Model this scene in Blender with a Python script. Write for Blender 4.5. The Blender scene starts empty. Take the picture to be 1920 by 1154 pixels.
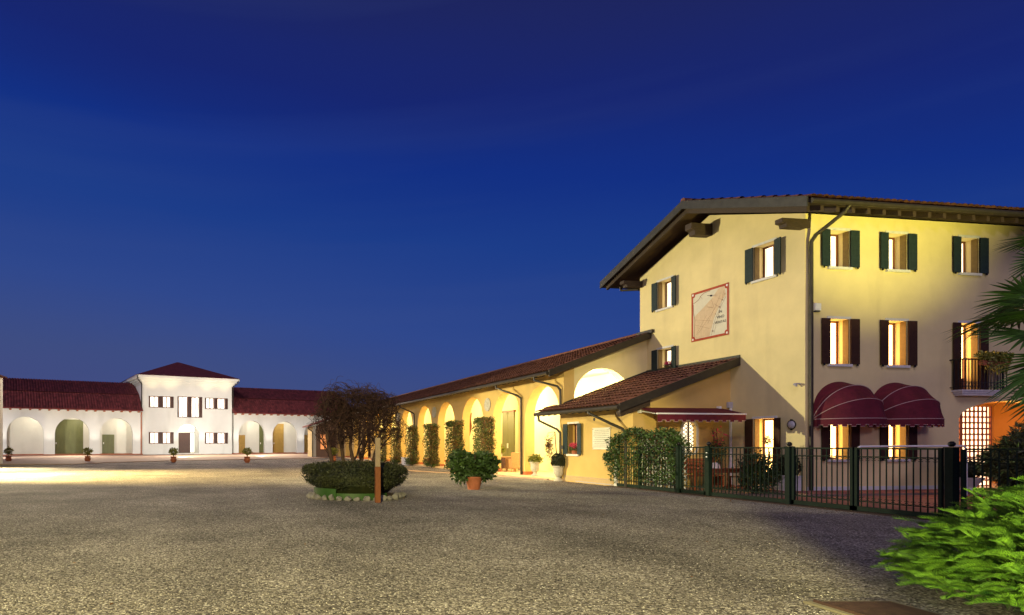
import bpy, bmesh, math, random
import numpy as np
from mathutils import Vector, Matrix
from mathutils.geometry import tessellate_polygon

random.seed(7)
rng = np.random.default_rng(7)
scene = bpy.context.scene
COL = scene.collection
PI = math.pi
R = math.radians

# ------------------------------------------------------------------ camera
cam_d = bpy.data.cameras.new("camera")
cam = bpy.data.objects.new("camera", cam_d)
COL.objects.link(cam)
cam.location = (0, 0, 1.5)
cam.rotation_euler = (R(90), 0, -R(8.281))
cam_d.sensor_width = 36.0
cam_d.lens = 36.0 * 1168 / 1920
cam_d.shift_x = (960 - 565) / 1920
cam_d.shift_y = (833 - 577) / 1920
cam_d.clip_start = 0.05
cam_d.clip_end = 2000
scene.camera = cam

# ------------------------------------------------------------------ view and sampling
scene.view_settings.view_transform = 'Standard'
scene.view_settings.look = 'None'
scene.view_settings.exposure = 0.0
scene.view_settings.gamma = 1.0
scene.view_settings.use_curve_mapping = False
scene.cycles.use_denoising = True
try:
    scene.cycles.denoiser = 'OPENIMAGEDENOISE'
except Exception:
    pass
scene.cycles.max_bounces = 5
scene.cycles.diffuse_bounces = 3
scene.cycles.glossy_bounces = 2
scene.cycles.transmission_bounces = 3
scene.cycles.sample_clamp_indirect = 4.0
scene.cycles.use_light_tree = True

# ------------------------------------------------------------------ dusk sky
world = bpy.data.worlds.new("World")
scene.world = world
world.use_nodes = True
nt = world.node_tree
nt.nodes.clear()
N = nt.nodes.new
wout = N('ShaderNodeOutputWorld'); bg = N('ShaderNodeBackground')
tc = N('ShaderNodeTexCoord'); sep = N('ShaderNodeSeparateXYZ')
nt.links.new(tc.outputs['Generated'], sep.inputs[0])
# the side of the sky where the sun went down (left) stays paler
side = N('ShaderNodeVectorMath'); side.operation = 'DOT_PRODUCT'
side.inputs[1].default_value = (-0.72, 0.69, 0.0)
nt.links.new(tc.outputs['Generated'], side.inputs[0])
sm = N('ShaderNodeMath'); sm.operation = 'MULTIPLY_ADD'
nt.links.new(side.outputs['Value'], sm.inputs[0]); sm.inputs[1].default_value = -0.17; sm.inputs[2].default_value = 0.085
cn = N('ShaderNodeTexNoise'); cn.inputs['Scale'].default_value = 1.6; cn.inputs['Detail'].default_value = 3.0
mp = N('ShaderNodeMapping'); mp.inputs['Scale'].default_value = (0.8, 0.8, 6.0); mp.inputs['Rotation'].default_value = (0, R(7), 0)
nt.links.new(tc.outputs['Generated'], mp.inputs[0]); nt.links.new(mp.outputs[0], cn.inputs['Vector'])
cm = N('ShaderNodeMath'); cm.operation = 'MULTIPLY_ADD'
nt.links.new(cn.outputs['Fac'], cm.inputs[0]); cm.inputs[1].default_value = 0.07; cm.inputs[2].default_value = -0.035
a1 = N('ShaderNodeMath'); a1.operation = 'ADD'
nt.links.new(sep.outputs['Z'], a1.inputs[0]); nt.links.new(sm.outputs[0], a1.inputs[1])
a2 = N('ShaderNodeMath'); a2.operation = 'ADD'
nt.links.new(a1.outputs[0], a2.inputs[0]); nt.links.new(cm.outputs[0], a2.inputs[1])
rp = N('ShaderNodeValToRGB')
nt.links.new(a2.outputs[0], rp.inputs[0])
el = rp.color_ramp.elements
el[0].position = 0.0; el[0].color = (0.058, 0.072, 0.215, 1)
el[1].position = 1.0; el[1].color = (0.008, 0.010, 0.075, 1)
for p, c in ((0.09, (0.048, 0.074, 0.222)), (0.19, (0.028, 0.064, 0.262)), (0.32, (0.012, 0.046, 0.250)),
             (0.42, (0.0065, 0.029, 0.225)), (0.50, (0.0085, 0.020, 0.165)), (0.60, (0.0125, 0.019, 0.118))):
    e = el.new(p); e.color = (*c, 1)
# thin veils of cloud
vn = N('ShaderNodeTexNoise'); vn.inputs['Scale'].default_value = 1.2; vn.inputs['Detail'].default_value = 4.0
vm = N('ShaderNodeMapping'); vm.inputs['Scale'].default_value = (0.55, 0.55, 9.0); vm.inputs['Rotation'].default_value = (0, R(-6), 0)
vm.inputs['Location'].default_value = (3.1, 0.4, 1.7)
nt.links.new(tc.outputs['Generated'], vm.inputs[0]); nt.links.new(vm.outputs[0], vn.inputs['Vector'])
vr = N('ShaderNodeMapRange'); vr.inputs['From Min'].default_value = 0.52; vr.inputs['From Max'].default_value = 0.78
vr.inputs['To Max'].default_value = 0.16
nt.links.new(vn.outputs['Fac'], vr.inputs['Value'])
vmix = N('ShaderNodeMix'); vmix.data_type = 'RGBA'
nt.links.new(vr.outputs[0], vmix.inputs['Factor']); nt.links.new(rp.outputs[0], vmix.inputs[6])
vmix.inputs[7].default_value = (0.050, 0.082, 0.250, 1)
nt.links.new(vmix.outputs[2], bg.inputs['Color'])
bg.inputs['Strength'].default_value = 1.0
nt.links.new(bg.outputs[0], wout.inputs[0])

# ------------------------------------------------------------------ floodlights of the estate and added fill, all unseen, some inside the frame
def spot(name, loc, target, power, color, angle, blend=0.3, size=0.15):
    d = bpy.data.lights.new(name, 'SPOT'); d.energy = power; d.color = color
    d.spot_size = R(angle); d.spot_blend = blend; d.shadow_soft_size = size
    o = bpy.data.objects.new(name, d); COL.objects.link(o); o.location = loc
    o.rotation_euler = (Vector(target) - Vector(loc)).to_track_quat('-Z', 'Y').to_euler()
    return o
def point(name, loc, power, color, size=0.12):
    d = bpy.data.lights.new(name, 'POINT'); d.energy = power; d.color = color; d.shadow_soft_size = size
    o = bpy.data.objects.new(name, d); COL.objects.link(o); o.location = loc
    return o
WARM = (1.0, 0.78, 0.42); YEL = (1.0, 0.88, 0.42); ORG = (1.0, 0.58, 0.20); WHT = (1.0, 0.93, 0.80)
# weak wide sun added as ambient fill on roofs, walls and ground
sun_d = bpy.data.lights.new("sun", 'SUN'); sun_d.energy = 0.70; sun_d.angle = R(25); sun_d.color = (0.95, 0.80, 0.95)
sun = bpy.data.objects.new("sun", sun_d); COL.objects.link(sun)
sun.rotation_euler = (Vector((0.50, 0.60, -0.62))).to_track_quat('-Z', 'Y').to_euler()
# on the building at the left edge, throwing light over the yard onto the gable
spot("flood_or_fill_spot", (-15.0, 33.3, 6.3), (17.8, 20.0, 7.2), 40000, (1.0, 0.91, 0.55), 44, 0.35, 0.12)
# the same building's downlights: the hot pool and the golden band on the gravel
spot("flood_or_fill_spot", (-14.9, 42.5, 5.4), (-12.2, 37.0, 0.0), 30000, (1.0, 0.84, 0.50), 84, 1.0, 0.2)
spot("flood_or_fill_spot", (-14.9, 31.0, 5.4), (-7.4, 30.8, 0.0), 86000, (1.0, 0.72, 0.26), 70, 0.85, 0.2)
# behind the camera, left: lights the gravel of the yard
spot("flood_or_fill_spot", (-5.5, -8.6, 7.0), (-2.8, 12.0, 0.0), 35000, (1.0, 0.88, 0.38), 64.5, 0.13, 0.12)
# garden spot that picks out the juniper
spot("garden_spot", (3.7, 1.5, 0.5), (7.9, 4.9, 0.62), 1350, (1.0, 0.94, 0.36), 56, 0.5, 0.05)
# on the near side of the house, aimed at the eaves
spot("flood_or_fill_spot", (18.5, 3.0, 0.6), (20.2, 16.5, 11.2), 17000, (1.0, 0.92, 0.22), 44, 1.0, 0.1)
# soft mauve fill spot added behind the camera to lift the house front
spot("flood_or_fill_spot", (4.0, -14.0, 9.0), (20.5, 17.0, 3.0), 6400, (0.92, 0.70, 1.0), 40, 1.0, 1.5)
# the villa and its wings are lit from the courtyard
for (lx, ly, tx, ty) in ((-22, 66, -19, 86), (-3, 69, -3, 90), (6, 74, 8, 94)):
    spot("flood_or_fill_spot", (lx, ly, 0.5), (tx, ty, 4.5), 9500, WHT, 110, 0.8, 0.4)

# ------------------------------------------------------------------ materials
def mat(name, col, rough=0.75, var=0.12, scale=4.0, bump=0.0, bscale=60.0, metal=0.0, emit=None, estr=0.0,
        col2=None, stretch=(1, 1, 1), island=0.0, dirt=None, spec=0.35, folds=0.0):
    m = bpy.data.materials.new(name); m.use_nodes = True
    t = m.node_tree; n = t.nodes; b = n['Principled BSDF']
    b.inputs['Roughness'].default_value = rough; b.inputs['Metallic'].default_value = metal
    if 'Specular IOR Level' in b.inputs: b.inputs['Specular IOR Level'].default_value = spec
    tcn = n.new('ShaderNodeTexCoord'); mpn = n.new('ShaderNodeMapping'); mpn.inputs['Scale'].default_value = stretch
    t.links.new(tcn.outputs['Object'], mpn.inputs[0])
    nz = n.new('ShaderNodeTexNoise'); nz.inputs['Scale'].default_value = scale; nz.inputs['Detail'].default_value = 5.0
    nz.inputs['Roughness'].default_value = 0.62
    t.links.new(mpn.outputs[0], nz.inputs['Vector'])
    mx = n.new('ShaderNodeMix'); mx.data_type = 'RGBA'
    lo = tuple(max(0, c * (1 - var)) for c in col); hi = tuple(min(1, c * (1 + var)) for c in col) if col2 is None else col2
    mx.inputs[6].default_value = (*lo, 1); mx.inputs[7].default_value = (*hi, 1)
    mr = n.new('ShaderNodeMapRange'); mr.inputs['From Min'].default_value = 0.3; mr.inputs['From Max'].default_value = 0.7
    t.links.new(nz.outputs['Fac'], mr.inputs['Value']); t.links.new(mr.outputs[0], mx.inputs['Factor'])
    out = mx.outputs[2]
    if island:
        geo = n.new('ShaderNodeNewGeometry'); hs = n.new('ShaderNodeHueSaturation')
        mi = n.new('ShaderNodeMapRange'); mi.inputs['To Min'].default_value = 1 - island; mi.inputs['To Max'].default_value = 1 + island
        t.links.new(geo.outputs['Random Per Island'], mi.inputs['Value']); t.links.new(mi.outputs[0], hs.inputs['Value'])
        t.links.new(out, hs.inputs['Color']); out = hs.outputs[0]
    if dirt:   # rain streaks and damp stains with a shape of their own
        dn = n.new('ShaderNodeTexNoise'); dn.inputs['Scale'].default_value = dirt[1]; dn.inputs['Detail'].default_value = 6
        dm = n.new('ShaderNodeMapping'); dm.inputs['Scale'].default_value = (1.6, 1.6, 0.35)
        t.links.new(tcn.outputs['Object'], dm.inputs[0]); t.links.new(dm.outputs[0], dn.inputs['Vector'])
        dr = n.new('ShaderNodeMapRange'); dr.inputs['From Min'].default_value = 0.55; dr.inputs['From Max'].default_value = 0.8
        dr.inputs['To Max'].default_value = dirt[2]
        t.links.new(dn.outputs['Fac'], dr.inputs['Value'])
        m2 = n.new('ShaderNodeMix'); m2.data_type = 'RGBA'; m2.inputs[7].default_value = (*dirt[0], 1)
        t.links.new(dr.outputs[0], m2.inputs['Factor']); t.links.new(out, m2.inputs[6]); out = m2.outputs[2]
    t.links.new(out, b.inputs['Base Color'])
    if bump:
        bn = n.new('ShaderNodeTexNoise'); bn.inputs['Scale'].default_value = bscale; bn.inputs['Detail'].default_value = 4
        t.links.new(mpn.outputs[0], bn.inputs['Vector'])
        bp = n.new('ShaderNodeBump'); bp.inputs['Strength'].default_value = bump; bp.inputs['Distance'].default_value = 0.02
        t.links.new(bn.outputs['Fac'], bp.inputs['Height']); t.links.new(bp.outputs[0], b.inputs['Normal'])
    if emit:
        b.inputs['Emission Color'].default_value = (*emit, 1); b.inputs['Emission Strength'].default_value = estr
        if folds:      # curtain folds behind the glass
            fn = n.new('ShaderNodeTexNoise'); fn.inputs['Scale'].default_value = 1.0; fn.inputs['Detail'].default_value = 3
            fm_ = n.new('ShaderNodeMapping'); fm_.inputs['Scale'].default_value = (folds, folds, 0.8)
            fr_ = n.new('ShaderNodeMapRange'); fr_.inputs['From Min'].default_value = 0.35; fr_.inputs['From Max'].default_value = 0.65
            fr_.inputs['To Min'].default_value = estr * 0.45; fr_.inputs['To Max'].default_value = estr * 1.25
            t.links.new(tcn.outputs['Object'], fm_.inputs[0]); t.links.new(fm_.outputs[0], fn.inputs['Vector'])
            t.links.new(fn.outputs['Fac'], fr_.inputs['Value']); t.links.new(fr_.outputs[0], b.inputs['Emission Strength'])
    return m

DIRT = ((0.32, 0.25, 0.14), 0.8, 0.30)
M = dict(
    yellow=mat('yellow_plaster', (0.72, 0.60, 0.30), 0.9, 0.06, 1.3, 0.25, 90, dirt=DIRT),
    arcade=mat('ochre_plaster', (0.58, 0.39, 0.13), 0.9, 0.07, 1.5, 0.25, 90, dirt=DIRT),
    cream=mat('cream_plaster', (0.78, 0.70, 0.42), 0.9, 0.05, 1.2, 0.1, 80),
    white=mat('white_plaster', (0.66, 0.65, 0.60), 0.9, 0.05, 0.6, 0.1, 30, dirt=((0.40, 0.38, 0.33), 0.3, 0.5)),
    stone=mat('white_stone', (0.62, 0.60, 0.56), 0.7, 0.1, 8, 0.15, 60),
    roof=mat('clay_tiles', (0.15, 0.058, 0.036), 0.85, 0.35, 7, 0.3, 50, island=0.35),
    roofdk=mat('dark_red_tiles', (0.17, 0.034, 0.034), 0.85, 0.3, 2, 0.0, 50, island=0.35),
    deck=mat('roof_deck', (0.045, 0.024, 0.016), 0.9, 0.2, 4),
    beam=mat('dark_timber', (0.045, 0.028, 0.018), 0.7, 0.35, 6, 0.3, 30, stretch=(1, 6, 6)),
    metal=mat('brown_sheet_metal', (0.045, 0.037, 0.026), 0.45, 0.2, 5, metal=0.35),
    barge=mat('grey_brown_flashing', (0.042, 0.040, 0.037), 0.5, 0.25, 6, metal=0.3),
    shutter=mat('dark_green_paint', (0.022, 0.036, 0.038), 0.6, 0.2, 9, 0.15, 60, spec=0.12),
    frame=mat('brown_window_wood', (0.16, 0.055, 0.022), 0.5, 0.2, 8),
    pane=mat('lit_window_pale', (0.8, 0.7, 0.5), 0.4, 0.02, 2, emit=(1.0, 0.82, 0.52), estr=2.4, folds=16),
    paneor=mat('lit_window_amber', (0.8, 0.6, 0.4), 0.4, 0.02, 2, emit=(1.0, 0.55, 0.17), estr=9.0),
    panedim=mat('lit_window_dim', (0.8, 0.6, 0.4), 0.4, 0.02, 2, emit=(1.0, 0.50, 0.25), estr=0.6),
    panewh=mat('lit_window_white', (0.8, 0.8, 0.8), 0.4, 0.02, 2, emit=(1.0, 0.88, 0.68), estr=1.6, folds=5),
    red=mat('burgundy_canvas', (0.11, 0.009, 0.018), 0.85, 0.3, 3, 0.8, 9),
    piping=mat('pale_piping', (0.42, 0.28, 0.25), 0.8, 0.05),
    whitepaint=mat('white_enamel', (0.78, 0.77, 0.74), 0.35, 0.03),
    fence=mat('dark_green_iron', (0.009, 0.018, 0.011), 0.65, 0.25, 12, spec=0.08),
    black=mat('black_iron', (0.015, 0.014, 0.014), 0.4, 0.2, 9, metal=0.3),
    terra=mat('terracotta', (0.36, 0.115, 0.05), 0.85, 0.2, 7, 0.1, 50),
    brick=mat('brick_paving', (0.34, 0.13, 0.085), 0.85, 0.25, 3, 0.2, 60, island=0.18),
    grout=mat('mortar', (0.22, 0.15, 0.11), 0.9, 0.2, 8),
    pave=mat('pale_paving', (0.36, 0.25, 0.18), 0.85, 0.15, 0.8, 0.1, 30),
    floor=mat('arcade_floor', (0.62, 0.44, 0.24), 0.6, 0.1, 2),
    shutteramber=mat('amber_lit_shutter_tone', (0.050, 0.024, 0.014), 0.6, 0.2, 9, 0.15, 60, spec=0.12),  # amber window glow on the shutters put into their colour
    shutterlit=mat('olive_brown_paint', (0.17, 0.11, 0.03), 0.55, 0.2, 9, 0.1, 60),  # inner leaves: window light painted in as a lighter olive tone
    greendoor=mat('green_door_paint', (0.13, 0.14, 0.055), 0.5, 0.15, 3, stretch=(1, 1, 0.3)),
    ochredoor=mat('ochre_door_paint', (0.42, 0.27, 0.07), 0.5, 0.12, 3),
    darkdoor=mat('dark_wood_door', (0.06, 0.025, 0.018), 0.5, 0.2, 6),
    urn=mat('weathered_stone', (0.46, 0.43, 0.36), 0.9, 0.2, 16, 0.5, 30),
    wicker=mat('wicker', (0.36, 0.19, 0.075), 0.7, 0.3, 30, 0.6, 90),
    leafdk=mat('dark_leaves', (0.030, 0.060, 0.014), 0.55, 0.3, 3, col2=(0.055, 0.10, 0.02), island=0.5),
    leafmid=mat('hedge_leaves', (0.050, 0.090, 0.018), 0.55, 0.3, 2, col2=(0.10, 0.13, 0.03), island=0.5),
    leafred=mat('autumn_leaves', (0.15, 0.045, 0.015), 0.6, 0.3, 2, col2=(0.10, 0.08, 0.02), island=0.5),
    leafyel=mat('yellow_green_leaves', (0.20, 0.20, 0.03), 0.5, 0.3, 3, island=0.4),
    bush=mat('clipped_bush_leaves', (0.016, 0.024, 0.009), 0.6, 0.3, 3, col2=(0.040, 0.042, 0.012), island=0.5),
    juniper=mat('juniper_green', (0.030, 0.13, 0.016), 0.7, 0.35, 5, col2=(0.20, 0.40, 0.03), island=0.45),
    palm=mat('palm_green', (0.034, 0.095, 0.020), 0.4, 0.35, 2, col2=(0.075, 0.16, 0.03), island=0.4),
    bark=mat('bark', (0.055, 0.030, 0.020), 0.9, 0.35, 12, 0.5, 40),
    twig=mat('brown_twigs', (0.034, 0.014, 0.010), 0.85, 0.3, 6, island=0.4),
    flower=mat('pink_petals', (0.75, 0.05, 0.16), 0.5, 0.2, 20, island=0.3),
    flowerwh=mat('white_petals', (0.75, 0.6, 0.55), 0.5, 0.1, 20),
    post=mat('grey_post_wood', (0.26, 0.19, 0.12), 0.85, 0.2, 9, 0.2, 40, stretch=(5, 5, 1)),
    postlow=mat('orange_post_wood', (0.17, 0.055, 0.016), 0.8, 0.2, 9, 0.2, 40, stretch=(5, 5, 1)),
    rock=mat('pale_rock', (0.18, 0.165, 0.15), 0.9, 0.3, 9, 0.6, 25),
    edging=mat('bright_green_edging', (0.028, 0.070, 0.012), 0.5, 0.15, 4),
    rust=mat('rusty_plate', (0.075, 0.040, 0.032), 0.7, 0.35, 10, 0.3, 50, metal=0.3),
    concrete=mat('concrete_frame', (0.20, 0.175, 0.12), 0.9, 0.15, 9, 0.3, 60),
    dialbase=mat('sundial_plaster', (0.62, 0.58, 0.46), 0.9, 0.06, 5),
    dialtan=mat('sundial_tan_paint', (0.58, 0.44, 0.29), 0.9, 0.10, 7),
    dialred=mat('sundial_border_red', (0.36, 0.060, 0.030), 0.85, 0.15, 8),
    dialline=mat('sundial_line_brown', (0.30, 0.17, 0.11), 0.9, 0.1),
    ink=mat('dark_ink', (0.06, 0.055, 0.06), 0.8, 0.1),
    glass=mat('frosted_glass', (0.42, 0.40, 0.42), 0.3, 0.1, 10),
    cloth=mat('pale_cloth', (0.65, 0.55, 0.52), 0.9, 0.05),
    bench=mat('red_brown_wood', (0.20, 0.05, 0.02), 0.6, 0.2, 8, stretch=(1, 6, 6)),
    orange=mat('orange_plaster', (0.72, 0.36, 0.08), 0.9, 0.05, 2),
    brickor=mat('orange_brick', (0.45, 0.12, 0.035), 0.85, 0.15, 9),
    signwhite=mat('cream_sign', (0.66, 0.62, 0.50), 0.5, 0.04),
)

def ground_material():
    m = bpy.data.materials.new('gravel'); m.use_nodes = True
    t = m.node_tree; n = t.nodes; b = n['Principled BSDF']; b.inputs['Roughness'].default_value = 0.9
    b.inputs['Specular IOR Level'].default_value = 0.25
    tcn = n.new('ShaderNodeTexCoord')
    v = n.new('ShaderNodeTexVoronoi'); v.inputs['Scale'].default_value = 50; v.inputs['Randomness'].default_value = 1.0
    t.links.new(tcn.outputs['Object'], v.inputs['Vector'])
    r = n.new('ShaderNodeValToRGB')
    sp = n.new('ShaderNodeSeparateColor'); t.links.new(v.outputs['Color'], sp.inputs[0]); t.links.new(sp.outputs[0], r.inputs[0])
    e = r.color_ramp.elements
    e[0].position = 0.0; e[0].color = (0.03, 0.026, 0.022, 1); e[1].position = 1.0; e[1].color = (0.66, 0.62, 0.54, 1)
    for p, c in ((0.35, (0.15, 0.13, 0.105)), (0.7, (0.28, 0.25, 0.21)), (0.9, (0.44, 0.40, 0.34))):
        q = e.new(p); q.color = (*c, 1)
    nz = n.new('ShaderNodeTexNoise'); nz.inputs['Scale'].default_value = 0.42; nz.inputs['Detail'].default_value = 8; nz.inputs['Roughness'].default_value = 0.65
    t.links.new(tcn.outputs['Object'], nz.inputs['Vector'])
    mr = n.new('ShaderNodeMapRange'); mr.inputs['From Min'].default_value = 0.35; mr.inputs['From Max'].default_value = 0.65
    mr.inputs['To Min'].default_value = 0.62; mr.inputs['To Max'].default_value = 1.22
    t.links.new(nz.outputs['Fac'], mr.inputs['Value'])
    hs = n.new('ShaderNodeHueSaturation'); t.links.new(r.outputs[0], hs.inputs['Color']); t.links.new(mr.outputs[0], hs.inputs['Value'])
    n3 = n.new('ShaderNodeTexNoise'); n3.inputs['Scale'].default_value = 1.0; n3.inputs['Detail'].default_value = 3
    m3 = n.new('ShaderNodeMapping'); m3.inputs['Scale'].default_value = (0.55, 0.07, 1); m3.inputs['Rotation'].default_value = (0, 0, R(24))
    t.links.new(tcn.outputs['Object'], m3.inputs[0]); t.links.new(m3.outputs[0], n3.inputs['Vector'])
    r3 = n.new('ShaderNodeMapRange'); r3.inputs['From Min'].default_value = 0.35; r3.inputs['From Max'].default_value = 0.65
    r3.inputs['To Min'].default_value = 0.78; r3.inputs['To Max'].default_value = 1.12
    t.links.new(n3.outputs['Fac'], r3.inputs['Value'])
    h3 = n.new('ShaderNodeHueSaturation'); t.links.new(hs.outputs[0], h3.inputs['Color']); t.links.new(r3.outputs[0], h3.inputs['Value'])
    t.links.new(h3.outputs[0], b.inputs['Base Color'])
    bp = n.new('ShaderNodeBump'); bp.inputs['Strength'].default_value = 0.9; bp.inputs['Distance'].default_value = 0.012; bp.invert = True
    t.links.new(v.outputs['Distance'], bp.inputs['Height'])
    n2 = n.new('ShaderNodeTexNoise'); n2.inputs['Scale'].default_value = 9; n2.inputs['Detail'].default_value = 5
    t.links.new(tcn.outputs['Object'], n2.inputs['Vector'])
    bp2 = n.new('ShaderNodeBump'); bp2.inputs['Strength'].default_value = 0.6; bp2.inputs['Distance'].default_value = 0.05
    t.links.new(n2.outputs['Fac'], bp2.inputs['Height']); t.links.new(bp.outputs[0], bp2.inputs['Normal'])
    t.links.new(bp2.outputs[0], b.inputs['Normal'])
    return m
M['gravel'] = ground_material()

def stones_material():
    m = bpy.data.materials.new('gravel_stone'); m.use_nodes = True
    t = m.node_tree; n = t.nodes; b = n['Principled BSDF']; b.inputs['Roughness'].default_value = 0.85
    g = n.new('ShaderNodeNewGeometry'); r = n.new('ShaderNodeValToRGB')
    t.links.new(g.outputs['Random Per Island'], r.inputs[0]); t.links.new(r.outputs[0], b.inputs['Base Color'])
    e = r.color_ramp.elements
    e[0].position = 0; e[0].color = (0.06, 0.05, 0.045, 1); e[1].position = 1; e[1].color = (0.85, 0.80, 0.70, 1)
    for p, c in ((0.3, (0.13, 0.11, 0.09)), (0.6, (0.27, 0.24, 0.20)), (0.82, (0.48, 0.44, 0.37))):
        q = e.new(p); q.color = (*c, 1)
    return m
M['pebble'] = stones_material()

# ------------------------------------------------------------------ object helpers
def tag(o, label=None, cat=None, group=None, kind=None):
    if label: o['label'] = label
    if cat: o['category'] = cat
    if group: o['group'] = group
    if kind: o['kind'] = kind
    return o
def thing(name, loc, label, cat, group=None, rz=0.0):
    o = bpy.data.objects.new(name, None); COL.objects.link(o)
    o.location = loc; o.rotation_euler = (0, 0, rz); o.empty_display_size = 0.1
    return tag(o, label, cat, group)
def rootloc(p):
    while p.parent: p = p.parent
    return Vector(p.location)

class MB:
    def __init__(s): s.v = []; s.f = []
    def add(s, vs, fs):
        b = len(s.v); s.v += [tuple(x) for x in vs]; s.f += [tuple(i + b for i in f) for f in fs]; return s
    def box(s, x0, x1, y0, y1, z0, z1):
        v = [(x0, y0, z0), (x1, y0, z0), (x1, y1, z0), (x0, y1, z0), (x0, y0, z1), (x1, y0, z1), (x1, y1, z1), (x0, y1, z1)]
        return s.add(v, [(3, 2, 1, 0), (4, 5, 6, 7), (0, 1, 5, 4), (1, 2, 6, 5), (2, 3, 7, 6), (3, 0, 4, 7)])
    def hexa(s, lo, hi):      # two loops of equal length, joined
        n = len(lo)
        return s.add(list(lo) + list(hi), [tuple(reversed(range(n))), tuple(range(n, 2 * n))] +
                     [(i, (i + 1) % n, (i + 1) % n + n, i + n) for i in range(n)])
    def prism(s, poly, axis, a0, a1):     # poly of 2-tuples in the plane across axis
        def P(p, a): return {'x': (a, p[0], p[1]), 'y': (p[0], a, p[1]), 'z': (p[0], p[1], a)}[axis]
        return s.hexa([P(p, a0) for p in poly], [P(p, a1) for p in poly])
    def bar(s, a, b, w, h=None, up=(0, 0, 1)):
        h = w if h is None else h
        a = Vector(a); b = Vector(b); d = (b - a).normalized(); u = Vector(up)
        if abs(d.dot(u)) > 0.98: u = Vector((0, 1, 0))
        r = d.cross(u).normalized(); u = r.cross(d).normalized()
        o = [r * (-w / 2) + u * (-h / 2), r * (w / 2) + u * (-h / 2), r * (w / 2) + u * (h / 2), r * (-w / 2) + u * (h / 2)]
        return s.hexa([a + q for q in o], [b + q for q in o])
    def tube(s, pts, rad, n=8, cap=True):
        pts = [Vector(p) for p in pts]; rad = rad if isinstance(rad, (list, tuple)) else [rad] * len(pts)
        b = len(s.v); prev = None
        for i, p in enumerate(pts):
            if i == 0: d = pts[1] - p
            elif i == len(pts) - 1: d = p - pts[i - 1]
            else: d = (pts[i + 1] - p).normalized() + (p - pts[i - 1]).normalized()
            d.normalize()
            if prev is None:
                u = Vector((0, 0, 1)) if abs(d.z) < 0.9 else Vector((0, 1, 0))
                r = d.cross(u).normalized()
            else:
                r = (prev - d * prev.dot(d)).normalized()
            prev = r; q = d.cross(r)
            for k in range(n):
                t = 2 * PI * k / n
                s.v.append(tuple(p + (r * math.cos(t) + q * math.sin(t)) * rad[i]))
        for i in range(len(pts) - 1):
            for k in range(n):
                k2 = (k + 1) % n
                s.f.append((b + i * n + k, b + i * n + k2, b + (i + 1) * n + k2, b + (i + 1) * n + k))
        if cap:
            s.f.append(tuple(b + k for k in reversed(range(n)))); e = b + (len(pts) - 1) * n
            s.f.append(tuple(e + k for k in range(n)))
        return s
    def lathe(s, prof, n=20, c=(0, 0, 0), sq=False):
        b = len(s.v)
        for r, z in prof:
            for k in range(n):
                t = 2 * PI * k / n
                s.v.append((c[0] + r * math.cos(t), c[1] + r * math.sin(t), c[2] + z))
        for i in range(len(prof) - 1):
            for k in range(n):
                k2 = (k + 1) % n
                s.f.append((b + i * n + k, b + i * n + k2, b + (i + 1) * n + k2, b + (i + 1) * n + k))
        s.f.append(tuple(b + k for k in reversed(range(n)))); e = b + (len(prof) - 1) * n
        s.f.append(tuple(e + k for k in range(n)))
        return s
    def xf(s, mtx):
        s.v = [tuple(mtx @ Vector(p)) for p in s.v]; return s

def mesh_of(name, mb, m, smooth=False, sharp=35):
    me = bpy.data.meshes.new(name); me.from_pydata(mb.v, [], mb.f); me.update()
    bm = bmesh.new(); bm.from_mesh(me); bmesh.ops.recalc_face_normals(bm, faces=bm.faces)
    bm.to_mesh(me); bm.free()
    if smooth:
        me.polygons.foreach_set('use_smooth', [True] * len(me.polygons))
        try: me.set_sharp_from_angle(angle=R(sharp))
        except Exception: pass
    me.materials.append(m)
    return me
def part(name, mb, m, parent=None, world=False, smooth=False, bevel=0.0, kind=None):
    if world and parent is not None:
        o0 = rootloc(parent); mb.v = [(x - o0.x, y - o0.y, z - o0.z) for x, y, z in mb.v]
    me = mesh_of(name, mb, m, smooth)
    o = bpy.data.objects.new(name, me); COL.objects.link(o)
    if parent is not None: o.parent = parent
    if bevel:
        md = o.modifiers.new('bevel', 'BEVEL'); md.width = bevel; md.segments = 2; md.limit_method = 'ANGLE'
    if kind: o['kind'] = kind
    return o
def inst(name, me, parent, loc=(0, 0, 0), rz=0.0, rot=None, sc=None, kind=None):
    o = bpy.data.objects.new(name, me); COL.objects.link(o); o.parent = parent; o.location = loc
    o.rotation_euler = rot if rot is not None else (0, 0, rz)
    if sc is not None: o.scale = sc if hasattr(sc, '__len__') else (sc, sc, sc)
    if kind: o['kind'] = kind
    return o
def copy_tree(o, parent=None):
    c = o.copy(); COL.objects.link(c); c.parent = parent
    for ch in list(o.children): copy_tree(ch, c)
    return c

def raw(name, V, F, m, parent=None, kind=None, smooth=False):
    """fast mesh from numpy arrays, all faces with the same number of corners"""
    me = bpy.data.meshes.new(name); k = F.shape[1]
    me.vertices.add(len(V)); me.vertices.foreach_set('co', np.ascontiguousarray(V, dtype=np.float32).ravel())
    me.loops.add(F.size); me.loops.foreach_set('vertex_index', np.ascontiguousarray(F, dtype=np.int32).ravel())
    me.polygons.add(len(F)); me.polygons.foreach_set('loop_start', np.arange(0, F.size, k, dtype=np.int32))
    me.update(calc_edges=True); me.validate()
    if smooth: me.polygons.foreach_set('use_smooth', [True] * len(me.polygons))
    me.materials.append(m)
    o = bpy.data.objects.new(name, me); COL.objects.link(o)
    if parent is not None: o.parent = parent
    if kind: o['kind'] = kind
    return o

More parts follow.
